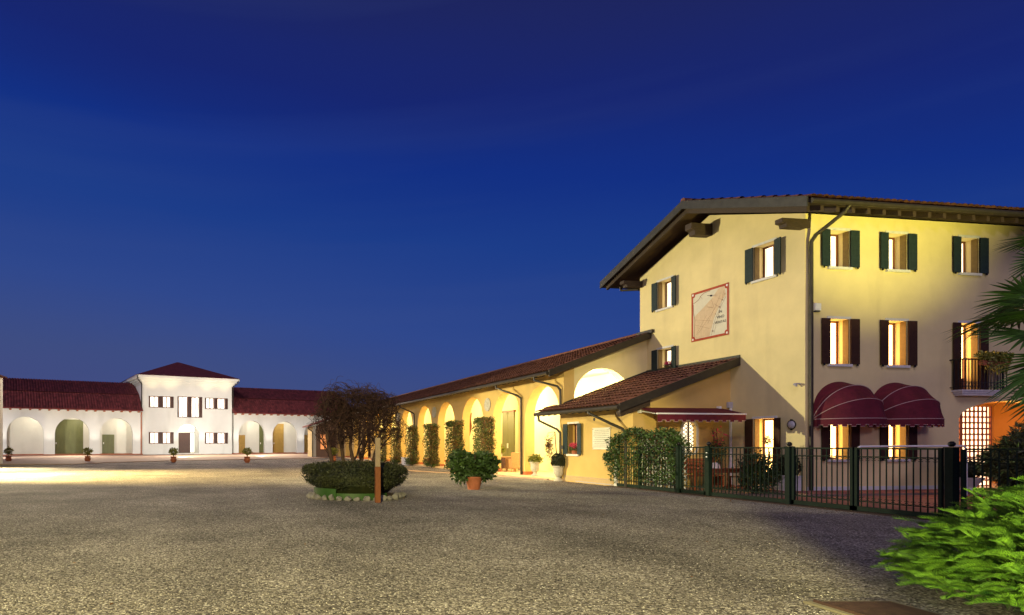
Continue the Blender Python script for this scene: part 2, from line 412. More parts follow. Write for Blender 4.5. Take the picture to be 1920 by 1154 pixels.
def leaves(P, size, asp=0.5, droop=0.0, nrm=None, flat=0.0):
    """a rhombic, slightly folded leaf at every point"""
    n = len(P); s = size * (0.6 + 0.8 * rng.random(n))[:, None]
    a = rng.normal(size=(n, 3)); a[:, 2] -= droop
    if nrm is not None: a += nrm * 0.8
    a /= np.linalg.norm(a, axis=1)[:, None] + 1e-9
    b = rng.normal(size=(n, 3)); b -= a * (a * b).sum(1)[:, None]; b /= np.linalg.norm(b, axis=1)[:, None] + 1e-9
    c = np.cross(a, b)
    V = np.empty((n, 4, 3)); V[:, 0] = P; V[:, 1] = P + a * s * 0.5 + b * s * asp * 0.5 + c * s * 0.08
    V[:, 2] = P + a * s; V[:, 3] = P + a * s * 0.5 - b * s * asp * 0.5 + c * s * 0.08
    F = np.arange(n * 4).reshape(n, 4)
    return V.reshape(-1, 3), F
def ball_pts(n, c, r, shell=0.75, noise=0.12, squash=(1, 1, 1)):
    d = rng.normal(size=(n, 3)); d /= np.linalg.norm(d, axis=1)[:, None]
    ph = rng.random(3) * 9
    lump = 1 + noise * (np.sin(d[:, 0] * 4 + ph[0]) + np.sin(d[:, 1] * 5 + ph[1]) + np.sin(d[:, 2] * 4.5 + ph[2])) / 1.7
    rad = (shell + (1 - shell) * rng.random(n) ** 0.6) * lump
    return np.array(c) + d * rad[:, None] * np.array(r) * np.array(squash), d
def box_pts(n, lo, hi, noise=0.06):
    lo = np.array(lo, float); hi = np.array(hi, float); p = rng.random((n, 3))
    f = rng.integers(0, 6, n); ax = f // 2; m = rng.random(n) < 0.72
    idx = np.where(m)[0]; p[idx, ax[idx]] = (f[idx] % 2) * 1.0 + np.where(f[idx] % 2 == 0, 1, -1) * rng.random(len(idx)) * 0.08
    q = lo + p * (hi - lo)
    q += noise * np.stack([np.sin(q[:, 2] * 5.1 + q[:, 1] * 3), np.sin(q[:, 2] * 4.3 + q[:, 0] * 6), np.sin(q[:, 1] * 7) * 0.8], 1)
    q += rng.normal(size=q.shape) * 0.03
    return q

# ------------------------------------------------------------------ walls with openings
def arch(x0, x1, z0, zs, rise=None, n=16):
    """outline of an opening with a round (or segmental) head; counter-clockwise"""
    w = (x1 - x0) / 2; c = (x0 + x1) / 2; rise = w if rise is None else rise
    p = [(x0, z0), (x1, z0)]
    for i in range(n + 1):
        t = PI * i / n; p.append((c + w * math.cos(t), zs + rise * math.sin(t)))
    return p
def rect(x0, x1, z0, z1): return [(x0, z0), (x1, z0), (x1, z1), (x0, z1)]
def wall(outer, holes, y0, y1, mtx=None):
    """panel in the x-z plane between depths y0 (outside) and y1, with reveals round the holes"""
    mb = MB(); loops = [outer] + holes
    tri = tessellate_polygon([[Vector((p[0], p[1], 0)) for p in l] for l in loops])
    flat = [p for l in loops for p in l]
    b = len(flat)
    mb.add([(p[0], y0, p[1]) for p in flat] + [(p[0], y1, p[1]) for p in flat],
           [tuple(t) for t in tri] + [tuple(i + b for i in reversed(t)) for t in tri])
    k = 0
    for l in loops:
        n = len(l)
        for i in range(n):
            j = (i + 1) % n; mb.f.append((k + i, k + j, k + j + b, k + i + b))
        k += n
    if mtx is not None: mb.xf(mtx)
    return mb
ROTW = Matrix.Rotation(-PI / 2, 4, 'Z')     # local x -> -Y, local y (into the wall) -> +X
def wallX(outer_yz, holes_yz, x0, x1):
    """wall in a plane of constant X; outlines given as (Y, Z); outside faces -X"""
    f = lambda l: [(-p[0], p[1]) for p in l]
    return wall(f(outer_yz), [f(h) for h in holes_yz], x0, x1, ROTW)

# ------------------------------------------------------------------ roof tiles
def tile_field(o, U, V, nu, nv, pu, pv, seg=4, lift=0.03, jitter=0.006):
    """rows of half-round tiles: o = lower corner, U along the eave, V up the slope (unit vectors)"""
    o = np.array(o, float); U = np.array(U, float); V = np.array(V, float); Nn = np.cross(U, V)
    if Nn[2] < 0: Nn = -Nn
    i, j = np.meshgrid(np.arange(nu), np.arange(nv), indexing='ij'); i = i.ravel(); j = j.ravel(); n = len(i)
    ju = rng.normal(size=n) * jitter; jn = rng.normal(size=n) * jitter * 0.7
    vs = []
    for e in (0, 1):
        for k in range(seg + 1):
            t = PI * k / seg; rr = pu * (0.50 if e == 0 else 0.42)
            du = (i + 0.5) * pu + rr * math.cos(t) + ju
            dv = (j + e * 1.12) * pv - 0.02
            dn = rr * 0.62 * math.sin(t) + (lift if e == 0 else 0.0) + jn + 0.012
            vs.append(o + du[:, None] * U + dv[:, None] * V + dn[:, None] * Nn)
    Vv = np.stack(vs, 1)
    fs = []
    for k in range(seg): fs.append([k, k + 1, seg + 2 + k, seg + 1 + k])
    F = (np.array(fs)[None] + (np.arange(n) * 2 * (seg + 1))[:, None, None]).reshape(-1, 4)
    return Vv.reshape(-1, 3), F
def add_tiles(parent, name, fields, m):
    o0 = rootloc(parent); Vs = []; Fs = []; b = 0
    for V, F in fields:
        Vs.append(V - np.array(o0)); Fs.append(F + b); b += len(V)
    return raw(name, np.concatenate(Vs), np.concatenate(Fs), m, parent, kind='stuff')

# ================================================================== GROUND
g = MB().add([(-400, -60, 0), (400, -60, 0), (400, 500, 0), (-400, 500, 0)], [(0, 1, 2, 3)])
tag(part('ground', g, M['gravel']), kind='structure')
# loose stones lying on the near gravel
n = 80000
yy = 4.2 + 15 * rng.random(n) ** 1.5
xx = (rng.random(n) * 1.75 - 0.62) * yy + 0.3
keep = (xx < 13.9) & ((xx < 6.2) | (yy > 6.6) | (rng.random(n) < 0.1)); xx = xx[keep]; yy = yy[keep]; n = len(xx)
s = (0.003 + 0.0075 * rng.random(n) ** 2.2)[:, None]
dirs = np.array([(1, 0, 0), (0, 1, 0), (-1, 0, 0), (0, -1, 0), (0, 0, 1)], float)
V = np.stack([xx, yy, s[:, 0] * 0.3], 1)[:, None, :] + dirs[None] * s[:, :, None] * (0.7 + 0.6 * rng.random((n, 5, 1))) * np.array([1, 1, 0.7])
rot = rng.random(n) * 6.28; d = V - V.mean(1, keepdims=True)
V = V.mean(1, keepdims=True) + np.stack([d[..., 0] * np.cos(rot)[:, None] - d[..., 1] * np.sin(rot)[:, None],
                                         d[..., 0] * np.sin(rot)[:, None] + d[..., 1] * np.cos(rot)[:, None], d[..., 2]], -1)
F = (np.array([(0, 1, 4), (1, 2, 4), (2, 3, 4), (3, 0, 4)])[None] + (np.arange(n) * 5)[:, None, None]).reshape(-1, 3)
tag(raw('gravel_stones', V.reshape(-1, 3), F, M['pebble']), 'loose pale and dark gravel stones strewn over the yard', 'gravel', kind='stuff')

# paved apron before the villa, one low step
ap = [(-40, 47.3), (-14.7, 47.3), (-10.1, 47.4), (-8.15, 51.0), (-3.1, 56.5), (3.8, 60), (11.3, 64), (14.1, 69), (14.1, 98), (-40, 98)]
tag(part('pavement', MB().prism(ap, 'z', -0.05, 0.05), M['pave']), kind='structure')
# kerb band in the gravel before the arcade
kb = MB()
for a, b in (((14.0, 24.3), (13.0, 28.0)), ((13.0, 28.0), (11.2, 33.0)), ((11.2, 33.0), (9.4, 45.0))):
    kb.bar((a[0], a[1], 0.01), (b[0], b[1], 0.01), 0.22, 0.07)
tag(part('kerb', kb, M['pave']), kind='structure')
# brick yard inside the fence and the low terrace along the house
tag(part('yard_paving', MB().prism([(14.16, 7), (34, 7), (34, 19.3), (14.16, 19.3)], 'z', -0.05, 0.012), M['grout']), kind='structure')
tr = tag(bpy.data.objects.new('terrace', None), kind='structure'); COL.objects.link(tr)
part('terrace_slab', MB().prism([(16.6, 19.25), (16.6, 15.3), (32, 15.3), (32, 16.5), (17.85, 16.5), (17.85, 19.25)], 'z', 0, 0.085), M['grout'], tr)
# bricks: a course of headers along the terrace edge as pieces, the field as bricks too small to pick apart
mbk = MB().box(-0.057, 0.057, -0.12, 0.12, 0, 0.02); bme = mesh_of('brick', mbk, M['brick'])
x = 16.66
while x < 26: inst('brick', bme, tr, (x, 15.42, 0.08), rng.normal() * 0.01); x += 0.125
fb = MB()
def bricks(mb, x0, x1, y0, y1, z, L=0.25, W=0.125):
    r = 0; y = y0
    while y + W <= y1 + 1e-6:
        x = x0 - (r % 2) * L / 2
        while x < x1:
            a, b = max(x, x0), min(x + L, x1)
            if b - a > 0.04: mb.box(a + 0.005, b - 0.005, y + 0.005, y + W - 0.005, z - 0.01, z + random.uniform(0, 0.005))
            x += L
        y += W; r += 1
bricks(fb, 16.65, 26, 15.56, 16.42, 0.097); bricks(fb, 16.65, 17.8, 16.6, 19.2, 0.097)
part('brick_paving', fb, M['brick'], tr, kind='stuff')
fb = MB(); bricks(fb, 14.2, 22, 9.0, 15.25, 0.022)
tag(part('yard_bricks', fb, M['brick']), kind='stuff', label='reddish brick paving laid inside the green fence', cat='paving')
# low soil strip under the fence
tag(part('soil_strip', MB().prism([(13.95, 7), (14.16, 7), (14.16, 20.4), (13.95, 20.4)], 'z', -0.02, 0.02), M['deck']), kind='structure')

# ================================================================== WINDOWS WITH SHUTTERS
def grooved_leaf(mb, w, h, t, z0, nb=6):
    """shutter leaf of horizontal boards in a thin edge frame, in x-z at y 0..t"""
    bh = h / nb
    for i in range(nb):
        mb.box(0, w, 0.004, t - 0.004, z0 + i * bh + 0.004, z0 + (i + 1) * bh - 0.004)
    mb.box(0.0, w, 0.008, t - 0.008, z0, z0 + h)
    return mb
def window(parent, loc, rz, w, h, pane, depth=0.36, nb=6, leaf=0.30, tall=False, tilt=(0, 0), lintel=True, sill=True, paint='shutter'):
    fr = MB(); f = 0.055
    y0, y1 = depth, depth + 0.06
    fr.box(0, f, y0, y1, 0, h).box(w - f, w, y0, y1, 0, h).box(f, w - f, y0, y1, h - f, h)
    fr.box(f, w - f, y0, y1, 0, (0.42 if tall else f))
    fr.box(w / 2 - 0.03, w / 2 + 0.03, y0 + 0.002, y1 - 0.002, f, h - f)
    win = part('window', fr, M['frame'], parent)
    win.location = Vector(loc) - rootloc(parent); win.rotation_euler = (0, 0, rz)
    z0 = 0.42 if tall else f
    part('pane', MB().box(f, w - f, y1 - 0.03, y1 - 0.02, z0, h - f), pane, win)
    if lintel: part('lintel', MB().box(-0.06, w + 0.06, -0.02, 0.001, h - 0.004, h + 0.075), M['stone'], win, bevel=0.004)
    if sill: part('sill', MB().box(-0.06, w + 0.06, -0.07, depth, -0.075, 0.005), M['stone'], win, bevel=0.006)
    lf = MB(); grooved_leaf(lf, leaf, h + 0.0, 0.035, 0.0, nb)
    me = mesh_of('shutter', lf, M[paint])
    a = tilt[0]; b = tilt[1]
    lw = inst('shutter', me, win, (0.0, -0.03, 0), rz=0)
    lw.rotation_euler = (0, 0, PI + a)                       # left leaf folded on the wall
    rw = inst('shutter', me, win, (w, -0.065, 0), rz=0)
    rw.rotation_euler = (0, 0, -b)
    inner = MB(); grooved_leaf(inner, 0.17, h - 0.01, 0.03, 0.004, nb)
    mi = mesh_of('shutter', inner, M['shutterlit'])
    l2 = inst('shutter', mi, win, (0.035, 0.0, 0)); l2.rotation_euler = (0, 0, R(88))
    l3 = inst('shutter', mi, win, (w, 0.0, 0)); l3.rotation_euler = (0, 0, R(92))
    for lx_ in (-leaf + 0.05, w + leaf - 0.09): part('latch', MB().box(lx_, lx_ + 0.04, -0.085, -0.05, -0.05, 0.02), M['black'], win)
    return win

# ================================================================== MAIN HOUSE
HX, HY, HY2, HXE = 17.85, 16.5, 23.85, 31.0
RZ, EZ = 9.78, 8.50                    # wall height at the ridge and at the eaves
RY = (HY + HY2) / 2
house = thing('farmhouse', (HX, HY, 0), 'tall three storey yellow house with gable, dark shutters and overhanging timber eaves', 'house')
gw, gh = 0.80, 1.12
holes = [rect(17.50, 18.30, 6.90, 8.02), rect(21.99, 22.79, 6.90, 8.02), rect(21.99, 22.79, 4.44, 5.30), rect(17.50, 18.30, 0.10, 2.33)]
holes = [[(q[0], q[1]) for q in reversed(hh)] for hh in holes]
part('gable_wall', wallX([(HY2, 0), (HY, 0), (HY, EZ), (RY, RZ), (HY2, EZ)], holes, HX, HX + 0.5), M['yellow'], house, world=True)
# front wall
fw = 0.72
fx = (18.67, 20.75, 23.43)
holes = []
for x in fx: holes.append(rect(x, x + fw, 6.91, 8.04))
for x in fx[:2]: holes.append(rect(x, x + fw, 3.94, 5.33))
holes.append(rect(fx[2], fx[2] + fw, 3.20, 5.33))
for x in fx[:2]: holes.append(rect(x, x + fw, 1.03, 2.45))
outer = [(HX + 0.5, 0), (23.42, 0)] + [(25.6 - 2.18 * math.cos(PI * i / 16), 2.28 + 0.62 * math.sin(PI * i / 16)) for i in range(17)] + [(27.78, 0), (HXE, 0), (HXE, EZ), (HX + 0.5, EZ)]
part('front_wall', wall(outer, holes, HY, HY + 0.5), M['yellow'], house, world=True)
part('rear_wall', MB().box(HX + 0.5, HXE, HY2 - 0.5, HY2, 0, EZ), M['yellow'], house, world=True)
part('side_wall', wallX([(HY2 - 0.5, 0), (HY + 0.5, 0), (HY + 0.5, EZ), (RY, RZ), (HY2 - 0.5, EZ)], [], HXE - 0.5, HXE), M['yellow'], house, world=True)
part('inner_floor', MB().box(HX + 0.5, HXE - 0.5, HY + 0.5, HY2 - 0.5, 3.0, 3.15).box(HX + 0.5, HXE - 0.5, HY + 0.5, HY2 - 0.5, 5.95, 6.1), M['cream'], house, world=True)
part('plinth', MB().box(HX + 0.02, 23.40, HY - 0.025, HY + 0.02, 0.085, 0.2), M['stone'], house, world=True)
# roof: two slabs with a barge board, tiles on top
sl = (10.17 - 8.48) / (RY - 15.45)
rf = MB()
for sgn in (1, -1):
    ye = RY - sgn * (RY - 15.45)
    lo = [(16.8, ye, 8.36), (16.8, RY, 8.36 + sl * (RY - 15.45)), (HXE + 1, RY, 8.36 + sl * (RY - 15.45)), (HXE + 1, ye, 8.36)]
    rf.hexa(lo, [(a, b, c + 0.12) for a, b, c in lo])
roofh = part('roof', rf, M['deck'], house, world=True)
bb = MB()
for sgn in (1, -1):
    ye = RY - sgn * (RY - 15.42)
    z1 = 8.25; z2 = z1 + sl * (RY - 15.42)
    bb.hexa([(16.74, ye, z1), (16.78, ye, z1), (16.78, ye, z1 + 0.29), (16.74, ye, z1 + 0.29)],
            [(16.74, RY, z2), (16.78, RY, z2), (16.78, RY, z2 + 0.29), (16.74, RY, z2 + 0.29)])
part('barge_board', bb, M['barge'], house, world=True)
bb = MB()
for sgn in (1, -1):
    ye = RY - sgn * (RY - 15.6)
    z1 = 8.16; z2 = z1 + sl * (RY - 15.6)
    bb.hexa([(16.92, ye, z1), (17.02, ye, z1), (17.02, ye, z1 + 0.2), (16.92, ye, z1 + 0.2)],
            [(16.92, RY, z2), (17.02, RY, z2), (17.02, RY, z2 + 0.2), (16.92, RY, z2 + 0.2)])
part('verge_rafter', bb, M['beam'], house, world=True)
hyp = math.hypot(1, sl)
fields = [tile_field((16.80, 15.40, 8.50), (1, 0, 0), (0, 1 / hyp, sl / hyp), 74, 12, 0.205, 0.425),
          tile_field((16.80, 2 * RY - 15.40, 8.50), (1, 0, 0), (0, -1 / hyp, sl / hyp), 74, 12, 0.205, 0.425)]
add_tiles(house, 'roof_tiles', fields, M['roof'])
part('ridge_tiles', MB().tube([(16.78, RY, 10.22), (HXE + 1, RY, 10.22)], 0.12, 10), M['roof'], house, world=True)
# purlins sticking out of the gable
for (y, z, wd, ht, x0) in ((RY, 9.42, 0.30, 0.42, 17.0), (16.55, 8.30, 0.26, 0.26, 16.98), (23.80, 8.30, 0.26, 0.26, 16.98)):
    mb = MB(); prof = [(HX + 0.1, z - ht), (x0 + 0.16, z - ht), (x0 + 0.13, z - ht * 0.62), (x0, z - ht * 0.5), (x0, z), (HX + 0.1, z)]
    mb.prism(prof, 'y', y - wd / 2, y + wd / 2)
    part('purlin', mb, M['beam'], house, world=True, bevel=0.01)
# rafter tails along the front eave
mb = MB(); mb.hexa([(-0.055, -1.02, -0.13), (0.055, -1.02, -0.13), (0.055, -1.02, 0.02), (-0.055, -1.02, 0.02)],
                   [(-0.055, 0.1, -0.13 + sl * 1.12), (0.055, 0.1, -0.13 + sl * 1.12), (0.055, 0.1, 0.02 + sl * 1.12), (-0.055, 0.1, 0.02 + sl * 1.12)])
rme = mesh_of('rafter', mb, M['beam'])
x = 17.3
while x < HXE: inst('rafter', rme, house, (x - HX, 0, 8.30)); x += 0.52
gt = MB().tube([(16.82, 15.36, 8.40), (HXE + 1, 15.36, 8.40)], 0.075, 10)
part('gutter', gt, M['metal'], house, world=True, smooth=True)
part('gutter', MB().tube([(16.82, 2 * RY - 15.36, 8.38), (HXE + 1, 2 * RY - 15.36, 8.38)], 0.075, 10), M['metal'], house, world=True, smooth=True)
part('downpipe', MB().tube([(18.12, 15.4, 8.36), (18.06, 15.5, 8.18), (17.98, 16.28, 7.78), (17.93, 16.38, 7.6), (17.93, 16.38, 0.1)], 0.055, 12), M['metal'], house, world=True, smooth=True)
part('downpipe', MB().tube([(17.6, 24.75, 8.32), (17.6, 24.7, 8.15), (17.85, 23.98, 8.02), (18.3, 23.95, 7.95)], 0.05, 10), M['metal'], house, world=True, smooth=True)
# windows of the gable (local x runs towards the camera)
G90 = -PI / 2
window(house, (HX, 18.30, 6.90), G90, 0.80, 1.12, M['pane'], 0.34, tilt=(0.0, 0.25))
window(house, (HX, 22.79, 6.90), G90, 0.80, 1.12, M['pane'], 0.34, tilt=(0.0, 0.2))
window(house, (HX, 22.79, 4.44), G90, 0.80, 0.86, M['pane'], 0.34, nb=5, tilt=(0.0, 0.2))
dw = window(house, (HX, 18.30, 0.10), G90, 0.80, 2.23, M['paneor'], 0.34, nb=10, tall=True, tilt=(0.0, 0.3), sill=False, paint='shutteramber')
part('door_step', MB().box(17.25, 17.9, 17.35, 18.45, 0.085, 0.16), M['stone'], house, world=True, bevel=0.01)
# windows of the front
for x in fx: window(house, (x, HY, 6.91), 0, fw, 1.13, M['pane'], 0.34, tilt=(0.05, 0.05))
for x in fx[:2]: window(house, (x, HY, 3.94), 0, fw, 1.39, M['paneor'], 0.34, nb=7, tilt=(0.03, 0.06), paint='shutteramber')
window(house, (fx[2], HY, 3.20), 0, fw, 2.13, M['paneor'], 0.34, nb=9, tall=True, tilt=(0.03, 0.04), sill=False, paint='shutteramber')
for x in fx[:2]: window(house, (x, HY, 1.03), 0, fw, 1.42, M['paneor'], 0.34, nb=7, tilt=(0.03, 0.05), paint='shutteramber')
# recess on the right with its orange room
rc = MB().box(23.2, 28.0, 18.6, 18.7, 0, 2.95).box(23.2, 23.3, 17.0, 18.6, 0, 2.95).box(27.9, 28.0, 17.0, 18.6, 0, 2.95).box(23.2, 28.0, 17.0, 18.7, 2.92, 2.98)
part('loggia_wall', rc, M['orange'], house, world=True)
part('loggia_floor', MB().box(23.3, 27.9, 16.5, 18.6, 0.02, 0.1), M['floor'], house, world=True)

# balcony
bal = thing('balcony', (22.6, 15.5, 3.1), 'small stone balcony with black iron railing under the rightmost french window', 'balcony')
mb = MB()
for i, (e, z0, z1) in enumerate(((0.0, 3.14, 3.20), (-0.05, 3.08, 3.14), (-0.10, 3.02, 3.08))):
    mb.box(23.12 - e, 24.70 + e, 16.20 - e * 0.6, HY - 0.001, z0, z1)
part('slab', mb, M['stone'], bal, world=True, bevel=0.01)
bx0, bx1, by = 23.08, 24.74, 16.17
rl = MB().box(bx0, bx1, by - 0.02, by + 0.02, 4.12, 4.16).box(bx0, bx1, by - 0.012, by + 0.012, 3.27, 3.29).box(bx0, bx1, by - 0.012, by + 0.012, 3.42, 3.44)
for xx_ in (bx0, bx1): rl.box(xx_ - 0.02, xx_ + 0.02, by, HY, 4.12, 4.16).box(xx_ - 0.012, xx_ + 0.012, by, HY, 3.27, 3.29)
part('rail', rl, M['black'], bal, world=True)
bm_ = mesh_of('bar', MB().box(-0.01, 0.01, -0.01, 0.01, 0, 0.93), M['black'])
for i in range(15): inst('bar', bm_, bal, (bx0 + i * (bx1 - bx0) / 14 - 22.6, by - 15.5, 0.1))
for i in range(1, 3):
    for xx_ in (bx0, bx1): inst('bar', bm_, bal, (xx_ - 22.6, by + i * 0.11 - 15.5, 0.1))
sc_ = MB()
for i in range(14):
    cx_ = bx0 + (i + 0.5) * (bx1 - bx0) / 14
    sc_.tube([(cx_ + 0.045 * math.cos(t), by, 3.355 + 0.045 * math.sin(t)) for t in [k * PI / 4 for k in range(9)]], 0.006, 4)
part('scrollwork', sc_, M['black'], bal, world=True, kind='stuff')
P_, d_ = ball_pts(1500, (24.15, 16.08, 4.22), (0.62, 0.18, 0.15), 0.3, 0.2)
V, F = leaves(P_, 0.085, 0.55)
P2, _ = ball_pts(500, (24.2, 16.05, 3.98), (0.55, 0.12, 0.28), 0.2, 0.2); V2, F2 = leaves(P2, 0.07, 0.5, 0.6)
bp = thing('hanging_plant', (24.15, 16.1, 3.9), 'leafy yellow green plant spilling over the balcony railing', 'plant')
o0 = np.array((24.15, 16.1, 3.9))
raw('foliage', np.concatenate([V, V2]) - o0, np.concatenate([F, F2 + len(V)]), M['leafyel'], bp)
part('planter', MB().box(-0.5, 0.5, -0.07, 0.05, 0.05, 0.2), M['terra'], bp)

# sundial painted on the gable
sd = thing('sundial', (17.83, 20.15, 5.3), 'square painted sundial with red border and the words in vino veritas on the gable', 'sundial')
Y0, Y1, Z0, Z1 = 21.0, 19.3, 5.31, 7.13
def on_gable(poly, x, t=0.004):       # poly in (u, w) 0..1 from the upper left corner
    mb = MB(); pts = [(Y0 + (Y1 - Y0) * u, Z1 + (Z0 - Z1) * w) for u, w in poly]
    return mb.hexa([(x, a, b) for a, b in pts], [(x - t, a, b) for a, b in pts])
part('panel', on_gable([(0, 0), (1, 0), (1, 1), (0, 1)], 17.85, 0.012), M['dialbase'], sd, world=True)
part('painted_field', on_gable([(0.88, 0.04), (0.93, 0.22), (0.80, 0.34), (0.62, 0.62), (0.5, 0.95), (0.06, 0.95), (0.07, 0.50), (0.35, 0.34), (0.55, 0.22), (0.74, 0.06)], 17.838, 0.002), M['dialtan'], sd, world=True)
bd = MB(); w_ = 0.045
for r_ in ([(0, 0), (1, 0), (1, w_), (0, w_)], [(0, 1 - w_), (1, 1 - w_), (1, 1), (0, 1)], [(0, w_), (w_, w_), (w_, 1 - w_), (0, 1 - w_)], [(1 - w_, w_), (1, w_), (1, 1 - w_), (1 - w_, 1 - w_)]):
    o_ = on_gable(r_, 17.838, 0.006); bd.add(o_.v, o_.f)
for u, w in ((0.055, 0.055), (0.945, 0.055), (0.055, 0.945), (0.945, 0.945)):
    o_ = on_gable([(u + 0.05 * math.cos(t), w + 0.05 * math.sin(t)) for t in [k * PI / 6 for k in range(12)]], 17.836, 0.005); bd.add(o_.v, o_.f)
part('border', bd, M['dialred'], sd, world=True)
bd = MB()
for u, w in ((0.045, 0.045), (0.955, 0.045), (0.045, 0.955), (0.955, 0.955)):
    o_ = on_gable([(u + 0.022 * math.cos(t), w + 0.022 * math.sin(t)) for t in [k * PI / 6 for k in range(12)]], 17.830, 0.003); bd.add(o_.v, o_.f)
part('corner_dot', bd, M['whitepaint'], sd, world=True)
ln = MB()
def line(pts, wd, x=17.8355):
    for a, b in zip(pts[:-1], pts[1:]):
        A = Vector((x, Y0 + (Y1 - Y0) * a[0], Z1 + (Z0 - Z1) * a[1])); B = Vector((x, Y0 + (Y1 - Y0) * b[0], Z1 + (Z0 - Z1) * b[1]))
        ln.bar(A, B, 0.002, wd) if abs(A.y - B.y) > abs(A.z - B.z) else ln.bar(A, B, wd, 0.002, up=(1, 0, 0))
line([(0.055, 0.22), (0.12, 0.20), (0.20, 0.17), (0.27, 0.10), (0.36, 0.06), (0.52, 0.055)], 0.022)
line([(0.055, 0.24), (0.06, 0.42), (0.10, 0.56), (0.09, 0.72), (0.07, 0.95)], 0.022)
line([(0.93, 0.25), (0.80, 0.42), (0.66, 0.62), (0.55, 0.94)], 0.010)
line([(0.12, 0.56), (0.56, 0.66)], 0.008); line([(0.70, 0.38), (0.20, 0.84)], 0.008); line([(0.88, 0.12), (0.62, 0.92)], 0.008)
line([(0.55, 0.24), (0.62, 0.40), (0.44, 0.36), (0.60, 0.41)], 0.009); line([(0.78, 0.20), (0.45, 0.70)], 0.007)
line([(0.72, 0.24), (0.88, 0.32)], 0.007); line([(0.62, 0.33), (0.78, 0.44)], 0.007); line([(0.10, 0.66), (0.50, 0.80)], 0.007)
line([(0.24, 0.10), (0.30, 0.16)], 0.010); line([(0.14, 0.86), (0.42, 0.52)], 0.007)
part('painted_lines', ln, M['dialline'], sd, world=True)
part('gnomon', MB().tube([(17.84, 20.06, 6.84), (17.55, 19.93, 6.80)], 0.008, 6).lathe([(0.0, -0.035), (0.03, -0.02), (0.035, 0), (0.03, 0.02), (0.0, 0.035)], 10, (17.815, 20.06, 6.84)), M['ink'], sd, world=True)
def text_part(s_, size, m, parent, loc, rot, name='lettering', ext=0.002):
    c = bpy.data.curves.new(name, 'FONT'); c.body = s_; c.size = size; c.align_x = 'CENTER'; c.extrude = ext
    o = bpy.data.objects.new(name, c); COL.objects.link(o)
    me = bpy.data.meshes.new_from_object(o); bpy.data.objects.remove(o)
    me.materials.append(m) if not me.materials else None
    if me.materials: me.materials[0] = m
    o = bpy.data.objects.new(name, me); COL.objects.link(o); o.parent = parent
    o.location = Vector(loc) - rootloc(parent); o.rotation_euler = rot
    return o
TR = (PI / 2, 0, -PI / 2)
for s_, z_ in (("IN", 6.14), ("VINO", 5.96), ("VERITAS", 5.78)):
    text_part(s_, 0.135, M['ink'], sd, (17.834, 19.66, z_), TR)
for s_, u, w in (("IV", 0.84, 0.30), ("III", 0.76, 0.42), ("II", 0.66, 0.54), ("I", 0.60, 0.72), ("XII", 0.58, 0.86), ("V", 0.90, 0.20)):
    text_part(s_, 0.07, M['dialline'], sd, (17.834, Y0 + (Y1 - Y0) * u, Z1 + (Z0 - Z1) * w - 0.03), TR, 'numeral')

# small fittings on the house
ab = thing('alarm_box', (18.22, 16.5, 5.55), 'small white alarm box beside the corner downpipe', 'alarm')
part('housing', MB().box(-0.10, 0.10, -0.09, -0.001, 0.0, 0.22), M['whitepaint'], ab, bevel=0.015)
part('base', MB().box(-0.08, 0.06, -0.085, -0.002, -0.04, 0.0), M['ink'], ab)
cmr = thing('security_camera', (17.85, 16.66, 3.32), 'small grey security camera on the gable corner below the downpipe bend', 'camera')
part('arm', MB().bar((-0.001, 0, 0.02), (-0.12, 0.02, 0.03), 0.03).tube([(-0.12, 0.02, 0.03), (-0.12, 0.02, -0.06)], 0.03, 8), M['glass'], cmr)
part('body', MB().tube([(-0.06, 0.08, 0.03), (-0.22, -0.02, 0.0)], 0.035, 10), M['glass'], cmr, smooth=True)
def bulkhead(loc, rz, label):
    o = thing('wall_lamp', loc, label, 'lamp', 'round unlit wall lamps', rz)
    part('lens', MB().lathe([(0.0, 0.085), (0.06, 0.08), (0.10, 0.06), (0.125, 0.03), (0.13, 0.0)], 20).xf(Matrix.Rotation(PI / 2, 4, 'X')), M['glass'], o, smooth=True)
    part('rim', MB().tube([(0.135 * math.cos(t), -0.02, 0.135 * math.sin(t)) for t in [k * PI / 10 for k in range(21)]], 0.016, 6).box(-0.02, 0.02, -0.05, 0.0, 0.12, 0.17).box(-0.02, 0.02, -0.05, 0, -0.17, -0.12), M['black'], o)
    return o
bulkhead((17.85, 16.93, 2.10), G90, 'round grey wall lamp between the lit gable door and the house corner')
bulkhead((22.30, 16.5, 2.62), 0, 'round grey wall lamp to the right of the second burgundy awning')

